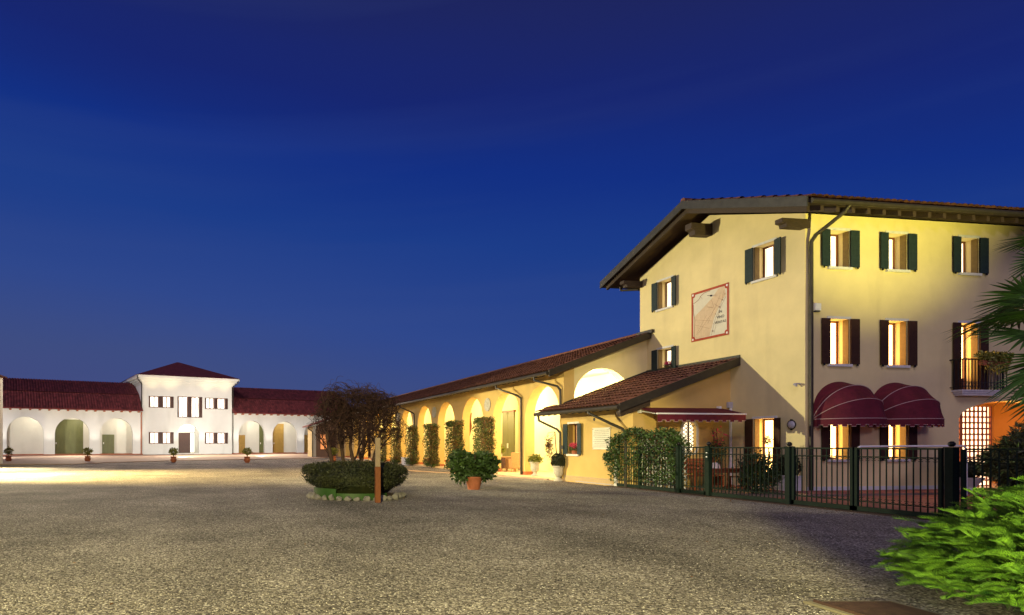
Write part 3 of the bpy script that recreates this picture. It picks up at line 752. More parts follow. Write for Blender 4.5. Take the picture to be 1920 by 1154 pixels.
# awnings: ribbed half domes
def dome_awning(xc, label):
    w, zt, zb, dep = 0.97, 3.28, 2.20, 1.05
    o = thing('dome_awning', (xc, HY, zb), label, 'awning', 'burgundy dome awnings over the ground floor windows')
    H_ = zt - zb + 0.08
    def ringpt(phi, t):   # phi: 0 flat on the wall (up) .. 90 deg straight out; t 0..pi along the bow
        x = -w * math.cos(t); r = math.sin(t) ** 0.78
        return (x, -dep * r * math.sin(phi) - 0.01, H_ * r * math.cos(phi) + 0.05)
    phis = [0, R(30), R(60), R(90)]; mb = MB(); ns = 28
    for a in range(3):
        rows = []
        for k in range(4):
            ph = phis[a] + (phis[a + 1] - phis[a]) * k / 3
            sag = 1 - 0.05 * math.sin(PI * k / 3)
            rows.append([(p[0] * (1 - (1 - sag) * 0.3), p[1] * sag, 0.05 + (p[2] - 0.05) * sag) for p in [ringpt(ph, PI * i / ns) for i in range(ns + 1)]])
        b = len(mb.v)
        for r_ in rows: mb.v += r_
        for k in range(3):
            for i in range(ns): mb.f.append((b + k * (ns + 1) + i, b + k * (ns + 1) + i + 1, b + (k + 1) * (ns + 1) + i + 1, b + (k + 1) * (ns + 1) + i))
    part('canopy', mb, M['red'], o, smooth=True)
    for ph in phis[1:]:
        part('piping', MB().tube([ringpt(ph, PI * i / 28) for i in range(29)], 0.012, 5), M['piping'], o, smooth=True)
    va = MB(); ed = MB()
    pts = [ringpt(R(90), PI * i / 56) for i in range(57)]
    for i in range(56):
        a, b = pts[i], pts[i + 1]; z = -0.13 - 0.055 * (1 if (i // 2) % 2 == 0 else 0)
        va.hexa([(a[0], a[1] - 0.004, 0.05), (b[0], b[1] - 0.004, 0.05), (b[0], b[1] + 0.006, 0.05), (a[0], a[1] + 0.006, 0.05)],
                [(a[0], a[1] - 0.004, z), (b[0], b[1] - 0.004, z), (b[0], b[1] + 0.006, z), (a[0], a[1] + 0.006, z)])
        ed.bar((a[0], a[1] - 0.006, z), (b[0], b[1] - 0.006, z), 0.012)
    part('valance', va, M['red'], o)
    part('valance_trim', ed, M['piping'], o)
    return o
dome_awning(19.05, 'burgundy ribbed dome awning nearest the corner downpipe')
dome_awning(21.05, 'burgundy ribbed dome awning left of the small balcony')

# pierced brick screen in the recess
scn = thing('brick_screen', (23.5, 16.75, 0.1), 'pierced orange brick screen lit from behind', 'screen')
bw = mesh_of('upright', MB().box(-0.026, 0.026, -0.012, 0.012, 0, 2.62), M['brickor'])
bh = mesh_of('course', MB().box(0, 1.52, -0.010, 0.010, -0.026, 0.026), M['brickor'])
bh2 = mesh_of('course', MB().box(0, 0.3, -0.055, 0.055, -0.03, 0.03), M['brickor'])
xs = [0.0, 0.155, 0.31] + [0.36 + 0.0] + [0.36 + 0.163 * i for i in range(1, 7)]
for x in (0.0, 0.155): inst('upright', bw, scn, (x, 0, 0), sc=(1, 1, 0.9))
part('pier', MB().box(0.28, 0.39, -0.02, 0.02, 0, 2.66), M['brickor'], scn)
for i in range(1, 8): inst('upright', bw, scn, (0.36 + 0.163 * i, 0, 0))
for k in range(14):
    inst('course', bh, scn, (0.0, 0, 0.05 + k * 0.185), sc=(1 if k < 13 else 0.9, 1, 1))
part('glowing_pane', MB().box(0.0, 1.50, 0.06, 0.07, 0.0, 2.6), mat('bright_room', (0.9, 0.8, 0.6), 0.9, 0.02, emit=(1.0, 0.78, 0.45), estr=3.0), scn)
point("lamp", (25.9, 17.3, 2.3), 36, ORG, 0.1)

# ================================================================== LEAN-TO
LX, LYN, LYF = 14.15, 19.25, 23.43
lean = thing('lean_to', (LX, LYN, 0), 'low yellow lean-to with clay tiled roof against the gable of the tall house', 'building')
lsl = (4.30 - 2.70) / (HX - 13.4)
def lz(x): return 2.70 + lsl * (x - 13.4)
part('side_wall', wallX([(LYF, 0), (LYN, 0), (LYN, lz(LX) - 0.02), (LYF, lz(LX) - 0.02)], [list(reversed(rect(22.42, 23.10, 1.10, 2.30)))], LX, LX + 0.35), M['arcade'], lean, world=True)
oval = [(16.27 + 0.24 * math.cos(t), 1.72 + 0.46 * math.sin(t)) for t in [2 * PI * k / 24 for k in range(24)]]
oval = [(16.27 + 0.26 * max(-1, min(1, 1.25 * math.cos(t))), 1.72 + 0.52 * max(-1, min(1, 1.15 * math.sin(t)))) for t in [2 * PI * k / 28 for k in range(28)]]
part('near_wall', wall([(LX + 0.35, 0), (HX, 0), (HX, lz(HX) - 0.02), (LX + 0.35, lz(LX + 0.35) - 0.02)], [oval], LYN, LYN + 0.3), M['arcade'], lean, world=True)
mb = MB(); lo = [(13.42, 18.86, lz(13.42)), (HX - 0.01, 18.86, lz(HX)), (HX - 0.01, 24.1, lz(HX)), (13.42, 24.1, lz(13.42))]
lo = [(13.42, 18.86, lz(13.42)), (HX - 0.01, 18.86, lz(HX)), (HX - 0.01, 23.42, lz(HX)), (LX - 0.01, 23.42, lz(LX)), (LX - 0.01, 24.15, lz(LX)), (13.42, 24.15, lz(13.42))]
mb.hexa(lo, [(a, b, c + 0.1) for a, b, c in lo])
part('roof', mb, M['deck'], lean, world=True)
hl = math.hypot(1, lsl)
add_tiles(lean, 'roof_tiles', [tile_field((13.36, 18.92, lz(13.36) + 0.1), (0, 1, 0), (1 / hl, 0, lsl / hl), 23, 12, 0.195, 0.40),
                               tile_field((13.36, 23.405, lz(13.36) + 0.1), (0, 1, 0), (1 / hl, 0, lsl / hl), 4, 2, 0.195, 0.40)], M['roof'])
mb = MB()
for y in (18.82,):
    mb.hexa([(13.36, y, lz(13.36) - 0.12), (13.36, y + 0.05, lz(13.36) - 0.12), (13.36, y + 0.05, lz(13.36) + 0.16), (13.36, y, lz(13.36) + 0.16)],
            [(HX - 0.01, y, lz(HX) - 0.12), (HX - 0.01, y + 0.05, lz(HX) - 0.12), (HX - 0.01, y + 0.05, lz(HX) + 0.16), (HX - 0.01, y, lz(HX) + 0.16)])
part('barge_board', mb, M['metal'], lean, world=True)
part('flashing', MB().box(HX - 0.03, HX - 0.002, 18.84, 23.42, lz(HX) + 0.14, lz(HX) + 0.24), M['barge'], lean, world=True)
mb = MB().bar((LX, 23.40, lz(LX) + 0.17), (HX - 0.03, 23.40, lz(HX) + 0.17), 0.03, 0.1)
part('flashing', mb, M['barge'], lean, world=True)
part('gutter', MB().tube([(13.33, 18.84, 2.72), (13.33, 24.2, 2.72)], 0.075, 10), M['metal'], lean, world=True, smooth=True)
rm = MB().hexa([(-0.62, -0.05, -0.11), (-0.62, 0.05, -0.11), (-0.62, 0.05, 0.0), (-0.62, -0.05, 0.0)], [(0.1, -0.05, -0.11 + lsl * 0.72), (0.1, 0.05, -0.11 + lsl * 0.72), (0.1, 0.05, lsl * 0.72), (0.1, -0.05, lsl * 0.72)])
rme2 = mesh_of('rafter', rm, M['beam'])
y = 19.3
while y < 24.1: inst('rafter', rme2, lean, (0.0, y - LYN, lz(LX - 0.62) - 0.0)); y += 0.42
mb = MB().prism([(13.55, 2.42), (14.6, 2.42 + 0.38), (14.6, 2.62 + 0.38), (13.5, 2.62), (13.5, 2.52)], 'y', 19.0, 19.2)
part('purlin', mb, M['beam'], lean, world=True)
part('downpipe', MB().tube([(13.34, 20.55, 2.72), (13.34, 20.50, 2.6), (13.8, 19.9, 2.20), (14.02, 19.6, 2.02), (14.06, 19.5, 1.9), (14.06, 19.5, 0)], 0.05, 10), M['metal'], lean, world=True, smooth=True)
part('downpipe', MB().tube([(13.34, 23.95, 2.66), (13.36, 23.95, 2.46), (13.95, 23.58, 2.10), (14.05, 23.52, 1.95), (14.05, 23.50, 0.1)], 0.05, 10), M['metal'], lean, world=True, smooth=True)
window(lean, (LX, 23.10, 1.10), G90, 0.68, 1.20, M['panedim'], 0.28, nb=7, leaf=0.30, tilt=(0, 0.1))
for o_ in lean.children:
    if o_.name.startswith('window'): pass
mb = MB()
for a in range(28):
    t0, t1 = 2 * PI * a / 28, 2 * PI * (a + 1) / 28
    f_ = lambda t, k: (16.27 + (0.26 * k + 0.0) * max(-1, min(1, 1.25 * math.cos(t))), 1.72 + (0.52 * (1 + (k - 1) * 0.5)) * max(-1, min(1, 1.15 * math.sin(t))))
    q = [f_(t0, 1.0), f_(t1, 1.0), f_(t1, 1.28), f_(t0, 1.28)]
    mb.hexa([(p[0], LYN, p[1]) for p in q], [(p[0], LYN - 0.025, p[1]) for p in q])
ov = part('oval_window', mb, M['stone'], lean, world=True)
mb = MB()
for i in range(-6, 8):
    for s_ in (1, -1):
        a = (16.27 - 0.27, LYN + 0.05, 1.72 + i * 0.13 - s_ * 0.2); b = (16.27 + 0.27, LYN + 0.05, 1.72 + i * 0.13 + s_ * 0.2)
        pts = []
        for k in range(13):
            p = [a[j] + (b[j] - a[j]) * k / 12 for j in range(3)]
            if abs(p[2] - 1.72) < 0.52 and abs(p[0] - 16.27) < 0.262: pts.append(p)
        if len(pts) > 1: mb.tube([pts[0], pts[-1]], 0.012, 4)
mb.box(16.25, 16.29, LYN + 0.03, LYN + 0.06, 1.2, 2.24)
part('lattice', mb, M['darkdoor'], ov, world=True)
part('pane', MB().box(16.0, 16.54, LYN + 0.14, LYN + 0.15, 1.2, 2.24), M['pane'], ov, world=True)
part('vent', MB().lathe([(0.0, 0.02), (0.05, 0.02), (0.06, 0.0)], 12).xf(Matrix.Translation((LX, 21.4, 2.42)) @ Matrix.Rotation(-PI / 2, 4, 'Y')), M['ink'], lean, world=True)

# retractable awning on the lean-to
aw = thing('folding_awning', (16.0, 19.25, 2.5), 'half open burgundy folding awning with white front bar over the lean-to terrace', 'awning')
AX0, AX1 = 14.25, 17.45
mb = MB().hexa([(AX0, 19.20, 2.72), (AX1, 19.20, 2.72), (AX1, 19.20, 2.735), (AX0, 19.20, 2.735)], [(AX0, 18.25, 2.50), (AX1, 18.25, 2.50), (AX1, 18.25, 2.515), (AX0, 18.25, 2.515)])
part('canopy', mb, M['red'], aw, world=True)
part('front_bar', MB().box(AX0 - 0.02, AX1 + 0.02, 18.19, 18.25, 2.465, 2.51), M['whitepaint'], aw, world=True)
va = MB(); ed = MB(); n_ = 44
for i in range(n_):
    x0 = AX0 + (AX1 - AX0) * i / n_; x1 = AX0 + (AX1 - AX0) * (i + 1) / n_
    z = 2.22 + (0.055 if (i // 2) % 2 else 0.0)
    va.box(x0, x1, 18.20, 18.21, z, 2.466); ed.box(x0, x1, 18.192, 18.199, z - 0.004, z + 0.010)
    if i % 2 == 0 and i: ed.box(x0 - 0.005, x0 + 0.005, 18.192, 18.199, 2.22, 2.28)
part('valance', va, M['red'], aw, world=True); part('valance_trim', ed, M['piping'], aw, world=True)
for xa in (AX0 + 0.1, AX1 - 0.1):
    part('arm', MB().bar((xa, 19.2, 2.62), (xa, 18.24, 2.48), 0.04).box(xa - 0.04, xa + 0.04, 19.12, 19.249, 2.55, 2.80), M['whitepaint'], aw, world=True)
wb = thing('junction_box', (17.78, 19.2, 2.75), 'small grey box where the folding awning meets the gable', 'box')
part('housing', MB().box(-0.09, 0.07, -0.06, 0.045, 0, 0.2), M['glass'], wb, bevel=0.01)
part('white_pipe', MB().box(17.77, 17.83, 19.16, 19.22, 0.1, 2.75), M['whitepaint'], lean, world=True)

# notice board with unreadable printed lines
nb_ = thing('notice_board', (LX, 20.95, 1.30), 'cream notice board with printed lines on the lean-to wall', 'sign')
part('board', MB().box(-0.035, -0.012, -0.52, 0.52, 0.0, 0.80), M['signwhite'], nb_, bevel=0.004)
tx = MB()
for k in range(10):
    y = -0.45; z = 0.70 - k * 0.068
    while y < 0.45:
        l = random.uniform(0.03, 0.11)
        if y + l < 0.46: tx.box(-0.0375, -0.0355, y, y + l, z, z + 0.013)
        y += l + 0.02
part('printed_lines', tx, M['ink'], nb_)
mb = MB()
for y in (-0.48, 0.48):
    for z in (0.05, 0.75): mb.lathe([(0.016, 0), (0.016, 0.008)], 8).v
for y in (-0.48, 0.48):
    for z in (0.05, 0.75): mb.box(-0.045, -0.034, y - 0.014, y + 0.014, z - 0.014, z + 0.014)
mb2 = MB()
for y in (-0.48, 0.48):
    for z in (0.05, 0.75): mb2.box(-0.045, -0.034, y - 0.014, y + 0.014, z - 0.014, z + 0.014)
part('screw', mb2, M['ink'], nb_)
wp = MB().box(LX - 0.012, LX - 0.002, 20.1, 22.6, 0.03, 0.06)
part('wire_guard', wp, M['glass'], lean, world=True)
fg = MB()
for i in range(48): fg.box(LX - 0.016, LX - 0.010, 20.3 + i * 0.065, 20.306 + i * 0.065, 0.02, 0.24)
for z in (0.08, 0.14, 0.2, 0.24): fg.box(LX - 0.014, LX - 0.011, 20.3, 23.4, z, z + 0.005)
wg = tag(part('wire_fence', fg, M['glass']), 'very low wire mesh standing along the foot of the lean-to wall', 'wire mesh')
# whitewashed end pillar of the lean-to by the fence
tag(part('end_pillar', MB().box(14.08, 14.149, 20.02, 20.16, 0, 1.35), M['stone']), 'thin whitish pillar where the fence meets the lean-to', 'pillar')

# ================================================================== ARCADE
arc = thing('arcade_building', (14.15, 23.43, 0), 'long low yellow arcade with round arches and clay tiled roof', 'building')
AYN, AYF = 23.43, 69.2
centers = [25.13, 28.42, 32.35, 36.21, 40.07, 43.93, 47.8, 51.67, 55.54, 59.4, 63.27, 67.1]
holes = []
for i, c in enumerate(centers):
    r_ = 1.43 if i < 2 else 1.39
    holes.append([(2 * c - p[0], p[1]) for p in arch(c - r_, c + r_, 0.05, 4.06 - r_, None, 20)])
TW = 4.59
part('front_wall', wallX([(AYF, 0), (AYN, 0), (AYN, TW), (AYF, TW)], holes, 14.15, 14.6), M['arcade'], arc, world=True)
# end wall towards the camera, with the half round opening
lun = [(15.86 + 1.27 * math.cos(PI * i / 20), 3.33 + 1.27 * math.sin(PI * i / 20)) for i in range(21)]
asl = (5.95 - 4.33) / (HX - 13.4)
def az(x): return 4.33 + asl * (x - 13.4)
part('end_wall', wall([(14.6, 0), (HX + 3.6, 0), (HX + 3.6, az(14.3) - 0.1), (HX, az(HX) - 0.1), (14.6, az(14.6) - 0.1)], [lun], AYN, AYN + 0.4), M['yellow'], arc, world=True)
part('back_wall', wallX([(AYF, 0), (AYN + 0.4, 0), (AYN + 0.4, 5.2), (AYF, 5.2)], [], 18.15, 18.35), M['cream'], arc, world=True)
part('ceiling', MB().box(14.6, 18.15, AYN + 0.4, AYF, 4.75, 4.8), M['cream'], arc, world=True)
part('floor', MB().box(14.0, 18.15, AYN, AYF, 0.0, 0.1), M['floor'], arc, world=True)
# cross walls seen through the openings
for y in (30.35, 57.5): part('cross_wall', MB().box(15.9, 18.15, y, y + 0.25, 0.1, 4.75), M['cream'], arc, world=True)
part('skirting', MB().box(18.12, 18.15, AYN + 0.4, AYF, 0.1, 0.28), M['terra'], arc, world=True)
sk = MB()
for i in range(len(centers) - 1):
    a = centers[i] + (1.43 if i < 2 else 1.39); b = centers[i + 1] - (1.43 if i + 1 < 2 else 1.39)
    sk.box(14.135, 14.615, a - 0.012, b + 0.012, 0.1, 0.25)
part('pier_base', sk, M['terra'], arc, world=True)
mb = MB()
lo = [(13.42, AYN - 0.25, az(13.42)), (HX, AYN - 0.25, az(HX)), (HX, AYF + 4.2, az(HX)), (13.42, AYF + 4.2, az(13.42))]
mb.hexa(lo, [(a, b, c + 0.1) for a, b, c in lo])
lo = [(HX, AYN + 0.43, az(HX)), (HX + 4.4, AYN + 0.43, az(13.42)), (HX + 4.4, AYF + 4.2, az(13.42)), (HX, AYF + 4.2, az(HX))]
mb.hexa(lo, [(a, b, c + 0.1) for a, b, c in lo])
part('roof', mb, M['deck'], arc, world=True)
ha = math.hypot(1, asl)
add_tiles(arc, 'roof_tiles', [tile_field((13.36, AYN - 0.22, az(13.36) + 0.1), (0, 1, 0), (1 / ha, 0, asl / ha), 228, 12, 0.2, 0.40, seg=3)], M['roof'])
part('ridge_tiles', MB().tube([(HX, AYN + 0.45, az(HX) + 0.14), (HX, AYF + 4.1, az(HX) + 0.14)], 0.10, 8), M['roof'], arc, world=True)
part('ridge_flashing', MB().box(HX - 0.12, HX - 0.004, 23.0, AYN + 0.5, az(HX) + 0.08, az(HX) + 0.22), M['barge'], arc, world=True)
mb = MB(); y = AYN - 0.28
mb.hexa([(13.36, y, az(13.36) - 0.12), (13.36, y + 0.05, az(13.36) - 0.12), (13.36, y + 0.05, az(13.36) + 0.16), (13.36, y, az(13.36) + 0.16)],
        [(HX - 0.01, y, az(HX) - 0.12), (HX - 0.01, y + 0.05, az(HX) - 0.12), (HX - 0.01, y + 0.05, az(HX) + 0.16), (HX - 0.01, y, az(HX) + 0.16)])
part('barge_board', mb, M['metal'], arc, world=True)
part('gutter', MB().tube([(13.33, AYN - 0.2, 4.34), (13.33, AYF + 4.1, 4.34)], 0.075, 8), M['metal'], arc, world=True, smooth=True)
rm = MB().hexa([(-0.66, -0.05, -0.10), (-0.66, 0.05, -0.10), (-0.66, 0.05, 0.0), (-0.66, -0.05, 0.0)], [(0.0, -0.05, -0.10 + asl * 0.66), (0.0, 0.05, -0.10 + asl * 0.66), (0.0, 0.05, asl * 0.66), (0.0, -0.05, asl * 0.66)])
rme3 = mesh_of('rafter', rm, M['beam'])
y = 23.9
while y < 52: inst('rafter', rme3, arc, (0, y - AYN, az(14.15 - 0.66))); y += 0.5
for (yp, y1) in ((28.0, 26.78), (42.9, 41.95), (24.9, 23.75)):
    if yp == 24.9:
        pts = [(13.34, 24.3, 4.3), (13.34, 24.28, 4.15), (13.98, 23.62, 3.86), (14.07, 23.55, 3.7), (14.07, 23.52, 3.02)]
    else:
        pts = [(13.34, y1 + 1.05, 4.3), (13.34, y1 + 1.0, 4.14), (13.95, y1 + 0.12, 3.72), (14.07, y1, 3.6), (14.07, y1, 0.0)]
    part('downpipe', MB().tube(pts, 0.05, 10), M['metal'], arc, world=True, smooth=True)
for yc in (30.40, 38.15, 45.85):
    mb = MB().lathe([(0.0, 0.05), (0.25, 0.05), (0.27, 0.03), (0.30, 0.06), (0.345, 0.05), (0.35, 0.0)], 28).xf(Matrix.Translation((14.15, yc, 3.53)) @ Matrix.Rotation(-PI / 2, 4, 'Y'))
    for k in range(9):
        t = random.random() * 6.28; r_ = random.uniform(0.03, 0.2)
        q = MB().lathe([(0.045, 0.0), (0.03, 0.025), (0.0, 0.03)], 6).xf(Matrix.Translation((14.10, yc + r_ * math.cos(t), 3.53 + r_ * math.sin(t))) @ Matrix.Rotation(-PI / 2, 4, 'Y')); mb.add(q.v, q.f)
    part('medallion', mb, M['urn'], arc, world=True)
# green double door on the back wall behind the second arch
dr = part('green_door', MB().box(18.08, 18.149, 35.3, 36.05, 0.1, 3.45).box(18.08, 18.149, 36.08, 36.8, 0.1, 3.45), M['greendoor'], arc, world=True)
part('door_handle', MB().box(18.03, 18.08, 36.0, 36.1, 1.25, 1.55), M['whitepaint'], dr, world=True)
part('door_head', MB().box(18.05, 18.149, 35.2, 36.9, 3.45, 3.56), M['frame'], dr, world=True)
# lamps burning inside the arcade
for i, c in enumerate(centers[:9]):
    point("lamp", (16.2, c + 0.3, 3.9), 620 if i < 2 else 330, (1.0, 0.86, 0.50) if i < 2 else (1.0, 0.76, 0.34), 0.15)
# and low uplights at the foot of the piers, outside
for y in (30.4, 38.15, 45.85, 53.6):
    spot("lamp", (12.9, y + 1.2, 0.25), (14.2, y, 4.4), 260, (1.0, 0.66, 0.20), 110, 0.8, 0.1)
point("lamp", (16.2, 24.2, 3.2), 260, (1.0, 0.85, 0.5), 0.2)

# lower wing at the far end, coming forward
lw_ = thing('end_wing', (11.4, 69.3, 0), 'small dim wing with low tiled roof at the far end of the arcade', 'building')
part('near_wall', wall([(11.75, 0), (18.3, 0), (18.3, 5.6), (13.4, 4.25), (11.75, 3.55)], [rect(12.25, 13.0, 0.9, 2.6)], 69.3, 69.5), mat('shaded_wing_plaster', (0.24, 0.15, 0.10), 0.9, 0.1, 2), lw_, world=True)  # shade on this unlit wall is put into the browner colour
part('side_wall', MB().box(11.4, 11.6, 69.3, 73, 0, 3.5), M['yellow'], lw_, world=True)
part('pilaster', MB().box(11.38, 11.75, 69.2, 69.3, 0, 3.5), M['signwhite'], lw_, world=True)
lo = [(10.8, 68.9, 3.42), (13.4, 68.9, 4.36), (13.4, 73.4, 4.36), (10.8, 73.4, 3.42)]
part('roof', MB().hexa(lo, [(a, b, c + 0.14) for a, b, c in lo]), M['roofdk'], lw_, world=True)
part('downpipe', MB().tube([(10.85, 69.1, 3.4), (10.9, 69.1, 3.2), (11.33, 69.15, 2.9), (11.33, 69.15, 0)], 0.06, 8), M['metal'], lw_, world=True)
wn = part('window', MB().box(12.2, 13.05, 69.28, 69.32, 0.85, 2.65), M['frame'], lw_, world=True)
part('pane', MB().box(12.27, 12.98, 69.26, 69.275, 0.92, 2.58), mat('lit_window_orange', (0.8, 0.4, 0.2), 0.5, emit=(1.0, 0.32, 0.08), estr=0.8), wn, world=True)
part('door', MB().box(13.1, 14.0, 69.25, 69.3, 0.0, 3.1), M['darkdoor'], lw_, world=True)

# ================================================================== VILLA AND ITS WINGS
VO = (-9.40, 88.92, 0.0); VR = math.atan2(0.2973748740777859, 0.9547607995027975)
villa = thing('villa', VO, 'white floodlit two storey villa with hipped red roof behind the yard', 'house', rz=VR)
def vwin(parent, x, w, z, h, sh_right, name='window'):
    fr = MB().box(x, x + 0.10, 0.1, 0.18, z, z + h).box(x + w - 0.10, x + w, 0.1, 0.18, z, z + h).box(x + 0.1, x + w - 0.1, 0.1, 0.18, z + h - 0.1, z + h).box(x + 0.1, x + w - 0.1, 0.1, 0.18, z, z + 0.1)
    fr.box(x + w / 2 - 0.05, x + w / 2 + 0.05, 0.105, 0.175, z + 0.1, z + h - 0.1)
    wi = part(name, fr, M['frame'], parent)
    part('pane', MB().box(x + 0.1, x + w - 0.1, 0.16, 0.17, z + 0.1, z + h - 0.1), M['panewh'], wi)
    part('sill', MB().box(x - 0.1, x + w + 0.1, -0.08, 0.1, z - 0.1, z), M['stone'], wi)
    for sx in ((x - 0.14, x - 0.0), (x + w, x + w + sh_right)):
        mb = MB()
        if sx[1] - sx[0] > 0.05:
            nb = int(h / 0.16)
            mb.box(sx[0], sx[1], -0.03, 0.0, z, z + h)
            for k in range(nb): mb.box(sx[0] + 0.03, sx[1] - 0.03, -0.06, -0.03, z + k * h / nb + 0.02, z + (k + 1) * h / nb - 0.03)
            part('shutter', mb, M['darkdoor'], wi)
    return wi
vw = [(1.02, 1.25, 6.62, 1.62), (2.82, 1.15, 6.62, 1.62), (9.12, 1.25, 6.62, 1.62), (10.85, 1.2, 6.62, 1.62),
      (1.02, 1.25, 1.55, 1.62), (2.82, 1.15, 1.55, 1.62), (9.12, 1.25, 1.55, 1.62), (10.85, 1.2, 1.55, 1.62),
      (5.08, 1.35, 5.32, 2.98), (6.95, 1.2, 5.32, 2.98)]
holes = [rect(a, a + b, c, c + d) for a, b, c, d in vw] + [arch(4.95, 8.10, 0.16, 2.85, 1.5)]
part('front_wall', wall([(0, 0), (13.1, 0), (13.1, 10.75), (0, 10.75)], holes, 0, 0.4), M['white'], villa)
part('left_wall', MB().box(0, 0.4, 0.4, 12, 0, 10.75), M['white'], villa)
part('right_wall', MB().box(12.7, 13.1, 0.4, 12, 0, 10.75), M['white'], villa)
part('back_wall', MB().box(0.4, 12.7, 11.6, 12, 0, 10.75), M['white'], villa)
for a, b, c, d in vw: vwin(villa, a, b, c, d, 0.42)
part('porch', MB().box(4.5, 9.2, 3.3, 3.4, 0, 4.6).box(4.4, 4.5, 0.4, 3.4, 0, 4.6).box(9.2, 9.3, 0.4, 3.4, 0, 4.6).box(4.4, 9.3, 0.4, 3.4, 4.6, 4.7).box(4.4, 9.3, 0.4, 3.3, 0.1, 0.16), M['white'], villa)
vd = part('door', MB().box(5.95, 7.7, 3.22, 3.30, 0.16, 3.2), M['darkdoor'], villa)
part('side_light', MB().box(7.72, 8.3, 3.24, 3.29, 0.3, 3.1), M['panewh'], vd)
part('fanlight', MB().box(5.5, 8.3, 3.24, 3.29, 3.3, 4.5), M['panewh'], vd)
mb = MB()
for k, (e, z0, z1) in enumerate(((0.12, 9.95, 10.18), (0.32, 10.18, 10.45), (0.58, 10.45, 10.75), (0.9, 10.75, 11.05))):
    mb.box(-e, 13.1 + e, -e, 12 + e, z0, z1)
part('cornice', mb, M['white'], villa)
mb = MB().add([(-1.0, -1.0, 11.06), (14.1, -1.0, 11.06), (14.1, 13.0, 11.06), (-1.0, 13.0, 11.06), (6.4, 6.0, 13.95), (6.7, 6.0, 13.95)],
              [(0, 1, 5, 4), (1, 2, 5), (2, 3, 4, 5), (3, 0, 4), (3, 2, 1, 0)])
part('roof', mb, M['roofdk'], villa)
part('downpipe', MB().tube([(-0.85, -0.95, 11.0), (-0.8, -0.9, 10.4), (-0.15, -0.15, 9.9), (-0.12, -0.12, 6.2)], 0.07, 8), M['metal'], villa)
part('downpipe', MB().tube([(-0.2, -0.55, 5.9), (-0.18, -0.14, 5.4), (-0.18, -0.14, 0)], 0.08, 8), M['terra'], villa)
part('downpipe', MB().tube([(13.9, -0.9, 11.0), (13.8, -0.8, 10.5), (13.25, -0.12, 10.0), (13.22, -0.12, 5.5), (13.22, -0.12, 0)], 0.07, 8), M['metal'], villa)
for zz in (9.0, 10.3): pass
# cornice uplight strips shine on the mouldings
for xx_ in (1.3, 3.8, 9.3, 11.8):
    a = Matrix.Translation(VO) @ Matrix.Rotation(VR, 4, 'Z')
    p = a @ Vector((xx_, -1.7, 9.3)); q = a @ Vector((xx_, -0.3, 10.6))
    spot("lamp", p, q, 75, WARM, 110, 0.8, 0.2)

def varcade(name, x0, x1, arches, label, doors, cut=None):
    w = thing(name, VO, label, 'building', rz=VR)
    holes = [arch(a, b, 0.16, zs, None, 16) for a, b, zs in arches]
    part('front_wall', wall([(x0, 0), (x1, 0), (x1, 6.05), (x0, 6.05)], holes, 0.001, 0.45), M['white'], w)
    part('back_wall', MB().box(x0, x1, 3.9, 4.1, 0, 6.0), M['white'], w)
    part('floor', MB().box(x0, x1, -0.5, 3.9, 0.0, 0.16), M['terra'], w)
    part('ceiling', MB().box(x0, x1, 0.45, 3.9, 5.3, 5.4), M['white'], w)
    part('partition', MB().box(x0, x0 + 0.2, 0.45, 3.9, 0.16, 5.3).box(x1 - 0.2, x1, 0.45, 3.9, 0.16, 5.3), M['white'], w)
    for (a, b, z1, m_) in doors:
        d_ = part('door', MB().box(a, b, 3.82, 3.899, 0.16, z1), M[m_], w)
        part('door_handle', MB().box(a + 0.12, a + 0.25, 3.78, 3.82, 1.5, 1.75), M['whitepaint'], d_)
    # roof in two stages, the lower with ribbed tiles
    lo1 = [(x0, -0.7, 6.02), (x1, -0.7, 6.02), (x1, 2.0, 8.2), (x0, 2.0, 8.2)]
    lo2 = [(x0, 2.0, 8.32), (x1, 2.0, 8.32), (x1, 6.3, 10.35), (x0, 6.3, 10.35)]
    lo3 = [(x0, 6.3, 10.35), (x1, 6.3, 10.35), (x1, 13, 6.3), (x0, 13, 6.3)]
    mb = MB()
    for l in (lo1, lo2, lo3): mb.hexa(l, [(a, b, c + 0.12) for a, b, c in l])
    part('roof', mb, M['roofdk'], w)
    h1 = math.hypot(2.7, 2.18); h2 = math.hypot(4.3, 2.03)
    n1 = int((x1 - x0) / 0.34)
    F1 = tile_field((x0, -0.75, 6.16), (1, 0, 0), (0, 2.7 / h1, 2.18 / h1), n1, 7, 0.34, 0.49, 3, 0.03)
    F2 = tile_field((x0, 1.95, 8.46), (1, 0, 0), (0, 4.3 / h2, 2.03 / h2), n1, 9, 0.34, 0.52, 3, 0.02)
    raw('roof_tiles', np.concatenate([F1[0], F2[0]]), np.concatenate([F1[1], F2[1] + len(F1[0])]), M['roofdk'], w, kind='stuff')
    corb = mesh_of('corbel', MB().box(-0.13, 0.13, -0.6, 0.0, 5.86, 6.0), M['terra'])
    x = x0 + 0.4
    while x < x1 - 0.2: inst('corbel', corb, w, (x, 0, 0)); x += 1.15
    return w
varcade('left_arcade_wing', -18.2, -0.02, [(-17.06, -12.70, 2.85), (-11.34, -7.02, 2.85), (-5.69, -1.28, 2.85)],
        'white arcaded wing with dark red roof left of the villa', [(-11.1, -7.4, 4.9, 'greendoor'), (-4.85, -3.2, 2.85, 'greendoor')])
varcade('right_arcade_wing', 13.15, 34.0, [(14.17, 18.36, 2.9), (19.66, 23.80, 2.9), (25.0, 29.2, 2.9)],
        'white arcaded wing with dark red roof right of the villa', [(15.3, 16.6, 2.9, 'ochredoor'), (19.0, 20.1, 4.7, 'greendoor'), (21.3, 23.2, 4.75, 'ochredoor'), (26.5, 29, 3, 'ochredoor')])
a = Matrix.Translation(VO) @ Matrix.Rotation(VR, 4, 'Z')
